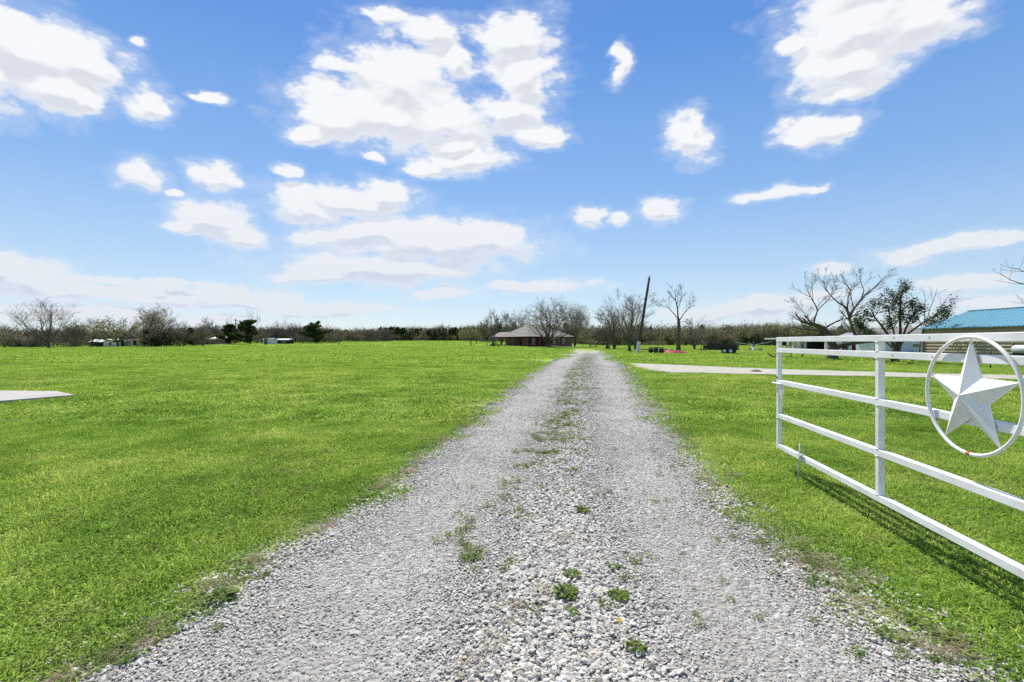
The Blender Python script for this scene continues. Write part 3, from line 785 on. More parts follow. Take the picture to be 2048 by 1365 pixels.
def cedar(seed, H, Wd, n=1500, leaf=0.34, taper=0.75, gaps=0.25):
    r = random.Random(seed); b = MB(); b.tint = []; tr = MB()
    tr.tube([(0, 0, -0.1), (0, 0, H * .5), (0, 0, H * .93)], [H * .025, H * .016, H * .004], 6)
    lobes = []
    for k in range(34):
        t = r.random() ** 0.85; z = H * (0.03 + 0.95 * t); rad = Wd * .5 * (1 - t) ** taper * r.uniform(0.40, 1.28) + 0.1
        a = r.uniform(0, 6.28); e = Vector((math.cos(a) * rad, math.sin(a) * rad, z + rad * 0.28))
        s0 = Vector((0, 0, z)); tr.tube([s0, s0.lerp(e, .5) + Vector((0, 0, -.05 * rad)), e], [0.05, .035, .015], 4, False); lobes.append((s0, e))
    wts = [0.25 + (e_ - s_).length for s_, e_ in lobes]; picks = r.choices(lobes, wts, k=n)
    for i in range(n):
        s0, e = picks[i]; f = r.random() ** 0.6
        p = s0.lerp(e, f) + Vector((r.gauss(0, .19), r.gauss(0, .19), r.gauss(0, .15))) * (Wd / 5) ** .7
        d = ((e - s0).normalized() + Vector((r.gauss(0, .5), r.gauss(0, .5), r.gauss(.25, .5)))).normalized(); q = d.orthogonal(); q.rotate(Matrix.Rotation(r.uniform(0, 6.28), 3, d)); L_ = leaf * r.uniform(.55, 1.3)
        k = len(b.v); b.v += [p - d * L_ * .4, p + q * L_ * .3, p + d * L_ * .75, p - q * L_ * .3]; b.f.append((k, k + 1, k + 2, k + 3)); b.tint += [r.random()] * 4
    return tr, b
def put_cedar(label, px, Y, H, Wd, seed, n=1500, leaf=0.34, m=M_CEDAR, taper=0.75, name='cedar_tree', group=None):
    x, y = at(px, Y); o = thing(name, label, 'tree', (x, y, hz(x, y)), 0, group)
    tr, b = cedar(seed, H, Wd, n, leaf, taper); tr.build('trunk', M_BARK, o, True); b.build('crown', m, o); return o

def hp(pxh, Y): return pxh * Y / FPX
# left boundary
put_tree('bare_tree', 'spreading leafless tree standing alone at the left edge of the pasture', 'tree', 98, 110, bare_tree(11, hp(93, 110), hp(88, 110), 0.26, 8, (6, 6, 5, 3), 4, fan=58, rmin=0.020, rad=0.26))
put_tree('bare_tree', 'small leafless tree at the far left edge of the picture', 'tree', 8, 128, bare_tree(12, hp(52, 128), hp(60, 128), 0.3, 5, (5, 5, 4), 3, rmin=0.024))
put_tree('bare_tree', 'leafless tree with low crooked limbs left of the olive-leaved tree', 'tree', 186, 128, bare_tree(13, hp(57, 128), hp(88, 128), 0.28, 6, (6, 6, 5), 4, fan=62, rmin=0.020), twig=M_TWIGR)
put_tree('leafy_tree', 'wide olive-leaved tree forking low in front of the small teal shed', 'tree', 236, 130, bare_tree(14, hp(56, 130), hp(92, 130), 0.22, 7, (6, 6, 4), 3, fan=62, rmin=0.03, rad=0.3), foliage=(M_OLIVE, 1500, 0.34, 0.32, 5))
put_tree('bare_tree', 'large dense leafless tree with upswept twigs on the left boundary', 'tree', 318, 124, bare_tree(15, hp(76, 124), hp(104, 124), 0.14, 8, (7, 7, 5, 3), 4, fan=60, rmin=0.020, stems=2, rad=0.3), foliage=(M_BRUSH, 700, 0.3, 0.3, 6))
put_tree('bare_tree', 'short leafless tree at the right foot of the large dense tree', 'tree', 366, 122, bare_tree(16, hp(44, 122), hp(46, 122), 0.2, 6, (6, 6, 4), 3, fan=50, rmin=0.022), twig=M_TWIGR)
put_tree('bare_tree', 'leafless tree with dark clumps behind the low white-roofed shed', 'tree', 420, 165, bare_tree(17, hp(52, 165), hp(60, 165), 0.34, 6, (6, 6, 4), 4, rmin=0.026, rad=0.25))
put_cedar('rusty dark cedar beside the far utility pole', 461, 150, hp(39, 150), hp(50, 150), 21, 4200, .46, M_RUST, 0.45)
put_cedar('tall dark green cedar right of the far utility pole', 500, 148, hp(47, 148), hp(64, 148), 22, 5600, .46, M_CEDAR, 0.5)
put_tree('bare_tree', 'thin pale leafless treetop rising behind the tall dark cedar', 'tree', 508, 185, bare_tree(18, hp(66, 185), hp(26, 185), 0.5, 4, (4, 4, 3), 3, fan=30, rmin=0.02, rad=.12), bark=M_BARKG, twig=M_BARKG)
put_tree('bare_tree', 'thin leafless treetop rising left of the far utility pole', 'tree', 458, 180, bare_tree(19, hp(56, 180), hp(18, 180), 0.5, 4, (4, 4, 3), 3, fan=28, rmin=0.02, rad=.12), bark=M_BARKG, twig=M_BARKG)
put_tree('bare_tree', 'small dark-trunked tree in front of the white box shed', 'tree', 531, 135, bare_tree(20, hp(27, 135), hp(20, 135), 0.4, 5, (6, 5, 4), 3, rmin=0.03, rad=.18), twig=M_TWIGR)
put_tree('bare_tree', 'brown twiggy tree behind the white box shed', 'tree', 556, 175, bare_tree(23, hp(44, 175), hp(44, 175), 0.2, 6, (6, 6, 4), 3, rmin=0.03, stems=2), twig=M_TWIGR)
put_tree('bare_tree', 'brown twiggy tree between the white box shed and the lone cedar', 'tree', 590, 178, bare_tree(24, hp(40, 178), hp(46, 178), 0.2, 6, (6, 6, 4), 3, rmin=0.03, stems=2), twig=M_TWIGR)
put_cedar('broad dark cedar standing alone at the end of the left boundary', 632, 160, hp(43, 160), hp(64, 160), 25, 5200, .48, M_CEDAR, 0.55)
put_tree('bare_tree', 'pale twiggy shrub against the left side of the broad lone cedar', 'shrub', 606, 158, bare_tree(26, hp(24, 158), hp(34, 158), 0.1, 6, (6, 5, 3), 3, rmin=0.03, stems=2), bark=M_BARKG, twig=M_BARKG)
put_tree('young_tree', 'slender sapling in the open right of the broad lone cedar', 'tree', 679, 135, bare_tree(27, hp(28, 135), hp(16, 135), 0.4, 4, (4, 4), 3, rmin=0.02, rad=.09))
put_tree('young_tree', 'small sapling with a dark low crown near the far pine wall', 'tree', 714, 165, bare_tree(28, hp(22, 165), hp(24, 165), 0.3, 5, (5, 4), 3, rmin=0.03, rad=.1))
put_cedar('dark pointed cedar at the left end of the far pine wall', 768, 300, hp(26, 300), hp(20, 300), 29, 900, .7)
put_cedar('second dark pointed cedar at the left end of the far pine wall', 781, 310, hp(22, 310), hp(17, 310), 30, 900, .7)
put_tree('young_tree', 'leaning vine-clad sapling in the field left of the house', 'tree', 942, 128, bare_tree(31, hp(38, 128), hp(14, 128), 0.5, 4, (4, 3), 3, fan=25, rmin=0.03, rad=.14), foliage=(M_OLIVE, 220, .3, .25, 7))
put_tree('young_tree', 'short thin sapling just right of the vine-clad sapling', 'tree', 953, 150, bare_tree(32, hp(30, 150), hp(14, 150), 0.4, 4, (4, 3), 3, fan=30, rmin=0.03, rad=.12))
# round the house
put_tree('bare_tree', 'leafless tree with upswept limbs and seats round its trunk, left of the house', 'tree', 987, 116, bare_tree(33, hp(70, 116), hp(44, 116), 0.26, 6, (6, 6, 5), 4, fan=38, rmin=0.020, rad=.26), bark=M_BARKG)
put_tree('bare_tree', 'leafless tree behind the left end of the house roof', 'tree', 1015, 150, bare_tree(34, hp(66, 150), hp(44, 150), 0.3, 6, (6, 6, 4), 4, fan=38, rmin=0.024, rad=.24), bark=M_BARKG)
put_tree('bare_tree', 'second leafless tree close behind the middle of the house roof', 'tree', 1036, 152, bare_tree(35, hp(62, 152), hp(46, 152), 0.3, 6, (6, 6, 4), 4, fan=42, rmin=0.024, rad=.22))
put_tree('oak_tree', 'huge rounded leafless oak in front of the brick house', 'tree', 1097, 109, bare_tree(36, hp(96, 109), hp(122, 109), 0.17, 10, (8, 8, 6, 3), 4, fan=58, rmin=0.021, rad=.38, lift=.06))
put_tree('bare_tree', 'leafless tree with a V of trunks behind the right end of the house', 'tree', 1150, 128, bare_tree(37, hp(80, 128), hp(56, 128), 0.08, 5, (6, 6, 4), 4, fan=36, rmin=0.022, stems=3, rad=.28), foliage=(M_BUD, 160, .28, .4, 8))
# right of the drive
put_tree('bare_tree', 'leafless tree with two dark trunks in a V, right of the drive end', 'tree', 1228, 96, bare_tree(38, hp(82, 96), hp(64, 96), 0.06, 5, (6, 6, 5), 4, fan=34, rmin=0.016, stems=2, rad=.34), foliage=(M_BUD, 150, .2, .4, 9))
put_tree('bare_tree', 'tall leafless tree with sparse yellow-green buds behind the leaning pole', 'tree', 1259, 73, bare_tree(39, hp(116, 73), hp(96, 73), 0.26, 6, (6, 6, 5), 4, fan=42, rmin=0.014, rad=.22), foliage=(M_BUD, 260, .15, .35, 10))
put_tree('bare_tree', 'shorter leafless tree hard behind the foot of the leaning pole', 'tree', 1272, 86, bare_tree(40, hp(62, 86), hp(52, 86), 0.2, 5, (6, 5, 4), 4, fan=42, rmin=0.016, stems=2, rad=.24), foliage=(M_BUD, 240, .2, .35, 12))
# tall tree with a clear straight trunk: its main limbs follow the photograph
def skeleton_tree(name, label, px, Y, polys, seed, counts, maxl, ratio, rmin, bark, twig, foliage=None, lift=.06, spread=(25, 60), wob=.12, rs_=1.0):
    r = random.Random(seed); x0, y0 = at(px, Y); z0 = hz(x0, y0); out = []
    for pts, ra, rb, lv in polys:
        P_ = [px3(a, b_, Y + (c[0] if c else 0)) - Vector((x0, y0, z0)) for a, b_, *c in pts]
        if lv == 0: P_[0].z = -0.15
        # round off the corners
        Q = [P_[0]]
        for i in range(1, len(P_)): Q += [P_[i - 1].lerp(P_[i], .5) + Vector((r.gauss(0, .01), r.gauss(0, .03), r.gauss(0, .01))) * (P_[i] - P_[i - 1]).length, P_[i]]
        if lv: ra, rb = ra * (rs_ if ra < .28 else .9), rb * rs_
        out.append((Q, ra, rb, min(lv, 1)))
        if lv >= 1: ramify(r, out, Q, ra, rb, 1, maxl, counts, spread, ratio, lift, wob, 0.3)
    out = [(p, max(a, rmin), max(b_, rmin * .8), l) for p, a, b_, l in out]
    o = put_tree(name, label, 'tree', px, Y, out, bark, twig, foliage=foliage); return o
skeleton_tree('bare_tree', 'tall leafless tree with one straight trunk beside the red tarp', 1357, 80, [
    ([(1357, 702), (1357, 672), (1358, 655), (1357, 638)], .34, .25, 0),
    ([(1357, 640), (1355, 618), (1351, 600), (1350, 580)], .22, .06, 1),
    ([(1357, 640), (1345, 625), (1335, 614), (1318, 610, -2)], .14, .04, 1),
    ([(1358, 642), (1368, 627), (1378, 617), (1390, 611, 2)], .15, .04, 1),
    ([(1355, 618), (1362, 602), (1364, 588), (1362, 580)], .11, .03, 1),
    ([(1351, 602), (1342, 592), (1338, 586)], .08, .03, 1),
    ([(1357, 668), (1348, 671), (1340, 670), (1312, 664, -2)], .10, .03, 1),
    ([(1358, 645), (1370, 643), (1378, 650, 1)], .08, .03, 1)], 41, (9, 6, 5), 4, .46, .011, M_BARK, M_TWIG, wob=.06, rs_=.6)
put_tree('bare_tree', 'low many-stemmed leafless tree between the tall tree and the black trailer', 'tree', 1389, 92, bare_tree(42, hp(60, 92), hp(52, 92), 0.18, 6, (6, 6, 4), 4, fan=40, rmin=0.016, rad=.24), foliage=(M_BUD, 200, .2, .35, 13))
put_tree('young_tree', 'thin straight dead trunk standing at the right edge of the drive end', 'tree', 1218, 98, bare_tree(43, hp(72, 98), hp(8, 98), 0.85, 2, (3, 2), 2, fan=15, rmin=.02, rad=.10), bark=M_BARKG)
# gnarled tree behind the gate
G_ = [([(1665, 719), (1666, 704), (1666, 691)], .46, .42, 0),
      ([(1666, 694), (1657, 670), (1645, 657), (1629, 650, -1), (1609, 645, -1.5), (1602, 646, -1.6)], .40, .06, 1),
      ([(1628, 650), (1613, 654), (1607, 655)], .08, .03, 1),
      ([(1626, 650, -1), (1630, 636, -1), (1635, 622, -1), (1627, 604, -1), (1618, 588, -1.5), (1611, 570, -2)], .13, .03, 1),
      ([(1635, 622, -1), (1648, 608), (1658, 598), (1666, 580)], .08, .02, 1),
      ([(1624, 648, -1), (1612, 632, -2), (1597, 609, -2.5)], .06, .02, 1),
      ([(1648, 658), (1658, 651), (1676, 642, 1), (1696, 637, 2), (1720, 628, 2.5), (1736, 622, 3)], .15, .03, 1),
      ([(1668, 696), (1688, 690), (1712, 686, -.5), (1740, 684, -1), (1762, 683, -1)], .30, .10, 1),
      ([(1712, 686, -.5), (1712, 672, -.5), (1704, 654), (1699, 636), (1694, 616)], .24, .14, 1),
      ([(1694, 616), (1678, 607), (1661, 591, 1), (1649, 573, 1), (1645, 559, 1)], .12, .03, 1),
      ([(1699, 636), (1708, 618), (1720, 602, -1), (1732, 588, -1), (1752, 573, -1.5), (1766, 558, -2)], .15, .03, 1),
      ([(1722, 600, -1), (1728, 582), (1722, 566), (1718, 552)], .08, .02, 1),
      ([(1694, 616), (1696, 596), (1702, 580), (1692, 570), (1684, 560)], .10, .02, 1),
      ([(1707, 616), (1703, 597), (1700, 578)], .07, .02, 1)]
skeleton_tree('gnarled_tree', 'old gnarled leafless tree with a thick split trunk behind the white gate', 1665, 41, G_, 51, (11, 7, 5), 4, .46, .0070, M_BARK, M_TWIG, lift=.07, wob=.055, rs_=.6)
# half-evergreen tree
E_ = [([(1786, 727), (1788, 705), (1792, 690)], .16, .13, 0), ([(1792, 727, .5), (1796, 708), (1799, 690)], .15, .12, 0),
      ([(1799, 692), (1801, 660), (1800, 625), (1802, 604), (1803, 586)], .12, .03, 1),
      ([(1790, 694), (1778, 672), (1762, 650, -1), (1750, 636, -1.2), (1742, 620, -1.5)], .11, .03, 1),
      ([(1789, 698), (1768, 680, 1), (1742, 664, 1), (1718, 652, 1.5)], .09, .02, 1),
      ([(1798, 694), (1806, 672), (1812, 655, -1), (1822, 638, -1), (1832, 622, -1)], .10, .03, 1),
      ([(1798, 692), (1815, 668, 1), (1840, 650, 1), (1862, 636, 1), (1876, 630, 1)], .10, .03, 1),
      ([(1794, 690), (1786, 660, 1), (1780, 636, 1), (1778, 616, 1)], .09, .03, 1)]
ev = skeleton_tree('evergreen_tree', 'half-evergreen tree with dark leaf clumps left of the turquoise-roofed barn', 1790, 34.5, E_, 52, (9, 5, 3), 3, .38, .008, M_BARK, M_TWIG, foliage=(M_DKLEAF, 8500, .12, .17, 14), lift=.05)
skeleton_tree('bare_shrub', 'thin leafless whips rising between the half-evergreen tree and the barn', 1842, 39, [
      ([(1835, 722), (1840, 690), (1846, 660)], .06, .05, 0),
      ([(1846, 664), (1856, 632), (1866, 604), (1874, 578)], .04, .012, 1), ([(1846, 664), (1866, 640), (1884, 612), (1900, 588)], .04, .012, 1),
      ([(1844, 666), (1850, 636), (1850, 606), (1846, 580)], .04, .012, 1), ([(1848, 660), (1876, 640), (1900, 622)], .035, .012, 1), ([(1846, 664), (1836, 636), (1832, 612)], .035, .012, 1)], 53, (6, 3), 3, .40, .007, M_BARKG, M_BARKG, lift=.08)
skeleton_tree('bare_tree', 'leafless tree reaching in over the barn roof from the right edge', 2135, 40, [
      ([(2135, 728), (2132, 680), (2128, 630)], .25, .2, 0),
      ([(2130, 640), (2100, 590), (2060, 572), (2020, 560), (1998, 546)], .14, .02, 1), ([(2130, 632), (2096, 575), (2064, 552), (2035, 538), (2018, 536)], .12, .02, 1),
      ([(2130, 650), (2090, 615), (2060, 608), (2030, 606)], .10, .02, 1), ([(2128, 632), (2130, 580), (2140, 540)], .14, .03, 1), ([(2128, 636), (2160, 590), (2190, 560)], .14, .03, 1)], 54, (8, 5, 3), 4, .26, .006, M_BARK, M_TWIG, rs_=.55, wob=.07)

# --- woods and brush that read as one mass
def shrub_mesh(seed, H, Wd, leafm=0, n=0, leaf=.35, stems=3, counts=(5, 4, 3), maxl=3, rmin=.03):
    out = bare_tree(seed, H, Wd, .12, 5, counts, maxl, fan=45, rmin=rmin, stems=stems, rad=H * .018)
    t, c = tree_meshes(out); nv = len(t.v); t.v += c.v; t.f += [tuple(nv + i for i in q) for q in c.f]
    nb = len(t.f); t.tint = [0.5] * len(t.v)
    if n:
        r = random.Random(seed); lf = MB(); leaves_at(r, lf, [p for b in out if b[3] >= 1 for p in b[0]], n, leaf, H * .08)
        nv = len(t.v); t.v += lf.v; t.f += [tuple(nv + i for i in q) for q in lf.f]; t.tint += lf.tint
    me = t.mesh('shrub'); me.materials.append(M_TWIG); me.materials.append([M_BRUSH, M_OLIVE, M_CEDAR][leafm])
    me.polygons.foreach_set('material_index', [0] * nb + [1] * (len(me.polygons) - nb)); return me
def cedar_mesh(seed, H, Wd, n, leaf):
    tr, b = cedar(seed, H, Wd, n, leaf); nv = len(tr.v); nb = len(tr.f); tr.tint = [.5] * nv + b.tint
    tr.v += b.v; tr.f += [tuple(nv + i for i in q) for q in b.f]
    me = tr.mesh('cedar'); me.materials.append(M_BARK); me.materials.append(M_CEDAR)
    me.polygons.foreach_set('material_index', [0] * nb + [1] * (len(me.polygons) - nb)); return me
woods = source_collection('wood', [shrub_mesh(500, 7, 6, 0, 320), shrub_mesh(501, 7, 6, 1, 620), shrub_mesh(502, 7, 7, 0, 420), shrub_mesh(503, 7, 5, 1, 480),
                                   shrub_mesh(504, 7, 5, 0, 0, maxl=4), shrub_mesh(505, 7, 6, 0, 0, maxl=4), cedar_mesh(506, 7, 4.2, 600, .65), cedar_mesh(507, 7, 3.4, 600, .6)], M_TWIG)
def wood(name, rows, label, cat):
    """rows: (px0, px1, Y0, Y1, count, h0, h1, choice of kinds)"""
    P_, R_, S_, K_ = [], [], [], []
    for (a, b_, Y0, Y1, n, h0, h1, kinds) in rows:
        for i in range(n):
            Y = random.uniform(Y0, Y1); x, y = at(a + (b_ - a) * (i + random.random()) / n, Y); h = random.uniform(h0, h1) / 7.0; w = h * random.uniform(.85, 1.35)
            P_.append((x, y, hz(x, y) - .05)); R_.append((0, 0, random.uniform(0, 6.28))); S_.append((w, w, h)); K_.append(random.choice(kinds))
    return scatter(name, woods, P_, R_, S_, K_, label, cat)
B_, O_, T_, C_ = [0, 2], [1, 3], [4, 5], [6, 7]
wood('brush', [(-260, 160, 122, 155, 95, 3.6, 6.4, B_ + T_ + T_), (20, 75, 122, 126, 9, 2.2, 3.2, C_ + B_), (140, 300, 144, 172, 60, 3.6, 6.2, B_ + T_ + O_), (285, 410, 126, 150, 48, 3.0, 5.6, B_ + T_ + T_ + [6]),
               (300, 345, 122, 126, 8, 2.0, 3.0, C_), (390, 480, 168, 190, 40, 4.0, 6.6, B_ + T_ + T_), (505, 680, 172, 200, 70, 4.0, 6.6, B_ + T_ + T_)], 'brown tangled brush along the fence at the left boundary', 'brush')
wood('woods', [(590, 780, 240, 300, 100, 4.5, 7.6, B_ + T_ + T_ + [6]), (600, 760, 330, 400, 60, 6, 8.5, B_ + C_), (380, 620, 380, 420, 60, 8, 10, B_ + C_)], 'low grey-brown thicket on the horizon left of the far pine wall', 'woods')
wood('woods', [(755, 975, 380, 440, 200, 8.0, 11.5, C_ + C_ + [6, 7, 0]), (755, 975, 378, 384, 46, 3.5, 5.5, C_ + B_), (925, 1010, 300, 340, 30, 6, 9, O_ + C_), (760, 960, 430, 440, 16, 12, 14, T_)], 'dark wall of distant pines across the far side of the field', 'woods')
wood('woods', [(960, 1180, 205, 250, 90, 4.6, 9.2, O_ + B_ + T_ + [6]), (960, 1240, 182, 188, 30, 1.6, 2.6, C_ + B_ + B_)], 'olive-brown thicket behind the brick house', 'woods')
wood('woods', [(1160, 1640, 182, 230, 250, 4.0, 8.6, O_ + O_ + B_ + B_ + T_ + [6]), (1160, 1640, 179, 185, 60, 1.4, 2.4, C_ + B_ + B_), (1440, 1640, 215, 240, 60, 7.5, 9.8, T_ + B_), (1600, 2300, 170, 220, 170, 5, 8, O_ + B_ + C_), (1484, 1518, 174, 178, 7, 2.8, 3.6, C_)], 'olive-grey spring thicket along the right side of the pasture', 'woods')
wood('woods', [(-900, 400, 420, 520, 160, 7, 10, B_ + C_), (1000, 3000, 330, 420, 200, 7, 10, O_ + B_)], 'far low woods closing off the horizon', 'woods')

# ------------------------------------------------------------------ white ranch gate with a star
gd = Vector((0.1387, 0.9905, 0)).normalized()
FAR = Vector((3.185, 5.68, 0)); GL = 5.62
hinge = FAR - gd * GL
gate = thing('ranch_gate', 'open white steel ranch gate with a ringed five-pointed star', 'gate', tuple(hinge), math.atan2(gd.y, gd.x))
TW = 0.052
for z in (1.527, 1.398, 1.022, 0.622, 0.262):
    bevel(MB().box((GL / 2, 0, z), (GL, TW, TW)).build('rail', M_GATE, gate), 0.004)
SX, SZ, SR = 2.752, 1.178, 0.351
for x in (GL - 0.024, SX + 0.933, SX - 0.933, 0.024):
    bevel(MB().box((x, 0, (1.545 + 0.24) / 2), (0.047, 0.047, 1.545 - 0.24)).build('upright', M_GATE, gate), 0.004)
for x in (GL - 0.024, SX + 0.933, SX - 0.933):
    for z in (1.527, 1.398, 1.022, 0.622, 0.262):
        for e_ in (-1, 1):
            if 0.24 < z + e_ * .03 < 1.55: MB().tube([(x - .024, .0245, z + e_ * .0265), (x, .0262, z + e_ * .0275), (x + .024, .0245, z + e_ * .0265)], .0032, 5).build('weld', M_GATE, gate, True)
# star: ten facets to a raised apex, thin flat back
st_ = MB(); yb, ya = 0.040, 0.104
tips = []
for k in range(10):
    a = math.pi / 2 + k * math.pi / 5; rr = SR * (0.97 if k % 2 == 0 else 0.385)
    tips.append(Vector((SX + math.cos(a) * rr, yb, SZ + math.sin(a) * rr)))
ap = Vector((SX, ya, SZ)); bk = Vector((SX, yb - 0.012, SZ)); n0 = len(st_.v); st_.v += tips + [t - Vector((0, 0.006, 0)) for t in tips] + [ap, bk]
for k in range(10):
    j = (k + 1) % 10
    st_.f += [(k, j, 20), (10 + j, 10 + k, 21), (j, k, 10 + k, 10 + j)]
st_.build('star', M_GATE, gate)
ring = MB(); pts = [Vector((SX + math.cos(a) * SR, yb + 0.004, SZ + math.sin(a) * SR)) for a in np.linspace(0, 2 * math.pi, 73)]
ro = ring.tube(pts, 0.0112, 10, cap=False).build('ring', M_GATE, gate, True)
MB().tube([Vector((SX + math.cos(a) * SR, yb + 0.004, SZ + math.sin(a) * SR)) for a in np.linspace(R(-91), R(-86.5), 5)], 0.0121, 10).build('rust_patch', M_ORANGE, ro, True)
for (x, z) in ((SX + 0.72, 1.530), (SX + 0.36, 1.530), (SX + 0.74, 1.400), (SX + 0.33, 1.398)):
    MB().tube([(x, 0.024, z), (x, 0.0295, z)], 0.0042, 8).build('bolt', M_DARK, gate)
MB().tube([(GL - 0.03, 0.024, 1.075), (GL - 0.03, 0.034, 1.075)], 0.012, 8).build('bolt', M_DARK, gate)
# slide latch and frayed white rope on the third rail
MB().tube([(GL - 0.22, 0.045, 1.008), (GL + 0.05, 0.045, 1.008)], 0.010, 8).build('latch_bar', M_GATE, gate, True)
r = random.Random(3); rp = MB()
for k in range(14):
    x = GL - 0.16 + r.gauss(0, .04); L_ = r.uniform(.05, .19)
    rp.tube([(x, .034, .992), (x + r.gauss(0, .012), .036, .992 - L_ * .5), (x + r.gauss(0, .022), .036, .992 - L_)], [.0035, .003, .001], 4)
rp.build('frayed_rope', M_GATE, gate)
# drop rod
dr = MB().tube([(GL - 0.66, 0.042, 0.42), (GL - 0.655, 0.046, 0.20), (GL - 0.635, 0.060, -0.04)], 0.0085, 8).build('drop_rod', M_WSTEEL, gate, True)
MB().box((GL - 0.66, 0.042, 0.305), (0.10, 0.035, 0.010)).build('bracket', M_WSTEEL, gate)
for z in (0.40, 1.36):
    MB().tube([(-0.06, 0, z - .05), (-0.06, 0, z + .05)], 0.016, 8).build('hinge', M_GATE, gate, True)
# post that carries the gate
pp = hinge - gd * 0.13
post = thing('gate_post', 'white square steel post carrying the star gate', 'post', (pp.x, pp.y, 0), math.atan2(gd.y, gd.x))
MB().box((0, 0, .82), (.11, .11, 1.84)).build('post', M_GATE, post); MB().box((0, 0, 1.752), (.13, .13, .02)).build('cap', M_GATE, post)

# ------------------------------------------------------------------ brick house
hx, hy = 3.7, 113.5
hg = hz(hx + 4, hy + 8) + 0.02
house = thing('brick_house', 'low red brick house with a grey hipped roof at the end of the drive', 'house', (hx, hy, hg - 0.05), R(34))
EZ = 2.5
MB().prism([(1.5, 1.9), (5.7, 1.9), (5.7, 0), (14, 0), (14, 12), (1.5, 12)], -0.6, EZ - 0.09).build('wall', M_BRICK, house)
MB().prism([(-0.3, -0.3), (5.7, -0.3), (5.7, 1.9), (1.5, 1.9), (1.5, 12), (-0.3, 12)], -0.6, 0.08).build('porch_floor', M_SLAB, house)
OV = 0.55
e = [(-OV, -OV), (14 + OV, -OV), (14 + OV, 12 + OV), (-OV, 12 + OV)]
rf = MB(); rf.v = [Vector((*p, EZ)) for p in e] + [Vector((5.2, 6.2, 5.75)), Vector((8.6, 6.0, 5.75))]
rf.f = [(0, 1, 5, 4), (1, 2, 5), (2, 3, 4, 5), (3, 0, 4)]
rf.v += [Vector((*p, EZ - 0.16)) for p in e]; rf.f += [(0, 6, 7, 1), (1, 7, 8, 2), (2, 8, 9, 3), (3, 9, 6, 0), (9, 8, 7, 6)]
roof = rf.build('roof', M_SHING, house)
def course(p0, p1, q0, q1, n):
    for i in range(1, n):
        t = i / n; a, b_ = Vector(p0).lerp(Vector(q0), t), Vector(p1).lerp(Vector(q1), t)
        MB().beam(a + Vector((0, 0, .02)), b_ + Vector((0, 0, .02)), .07, .03).build('shingle_course', M_SHING, roof)
course((-OV, -OV, EZ), (14 + OV, -OV, EZ), (5.2, 6.2, 5.75), (8.6, 6.0, 5.75), 9)
course((-OV, 12 + OV, EZ), (-OV, -OV, EZ), (5.2, 6.2, 5.75), (5.2, 6.2, 5.75), 9)
MB().beam((-OV, -OV - .02, EZ - .08), (14 + OV, -OV - .02, EZ - .08), .03, .2).build('fascia', M_DKIN, house)
MB().beam((-OV - .02, -OV, EZ - .08), (-OV - .02, 12 + OV, EZ - .08), .03, .2).build('fascia', M_DKIN, house)
for (x, y) in ((0.0, 0.0), (3.7, 0.0), (0.0, 6.0), (0.0, 11.6)):
    MB().box((x, y, 1.2), (.34, .34, 2.3)).build('porch_post', M_BRICKC if y == 0 else M_WOOD, house)
def window(cx_, y, z0, w, h, shutters=True, parent=house):
    f_ = MB().box((cx_, y - .035, z0 + h / 2), (w + .14, .05, h + .14)).build('window', M_WHITE if not shutters else M_CREAM, parent)
    for i in range(2):
        MB().box((cx_, y - .07, z0 + h * (.25 + .5 * i)), (w, .03, h / 2 - .05)).build('pane', M_GLASS, f_)
    if shutters:
        for s_ in (-1, 1): MB().box((cx_ + s_ * (w / 2 + .30), y - .05, z0 + h / 2), (.38, .06, h + .1)).build('shutter', M_DKIN, f_)
window(8.2, 0, .75, .95, 1.35); window(11.2, 0, .75, .95, 1.35); window(2.9, 1.9, .55, 1.5, 1.5, True)
dr_ = MB().box((5.05, 1.87, 1.08), (.95, .07, 2.0)).build('door', M_DKIN, house); MB().box((5.05, 1.82, 1.35), (.45, .03, 1.2)).build('door_glass', M_GLASS, dr_)
MB().box((5.38, 1.81, 1.05), (.05, .04, .12)).build('handle', M_WSTEEL, dr_)
dl = MB().box((1.47, 5.0, 1.08), (.07, .95, 2.0)).build('door', M_DKIN, house)
MB().box((1.43, 8.0, 1.3), (.06, 1.4, 1.2)).build('window', M_GLASS, house)
MB().prism([(-1.6, -2.6), (15, -2.8), (16.0, -.2), (-1.6, -.35)], -0.5, 0.075).build('apron', M_SLAB, house)
MB().box((6.6, -1.6, .28), (2.6, .5, .12)).build('planter_bench', M_CREAM, house)
# open cover behind the left end of the house
x, y = at(1003, 131); pc = thing('patio_cover', 'open posted cover with a grey roof behind the left end of the house', 'shelter', (x, y, hz(x, y)), R(10))
for sx in (-1, 1):
    for sy in (-1, 1): MB().box((sx * 2.1, sy * 2.2, 1.15), (.16, .16, 2.5)).build('post', M_DARK, pc)
k = MB(); k.v = [Vector(p) for p in ((-2.6, -2.8, 2.2), (2.6, -2.8, 2.5), (2.6, 2.8, 2.5), (-2.6, 2.8, 2.2), (-.6, 0, 3.5), (2.6, 0, 3.6))]; k.f = [(0, 1, 5, 4), (2, 3, 4, 5), (3, 0, 4), (1, 2, 5), (3, 2, 1, 0)]
k.build('roof', M_GREYR, pc)
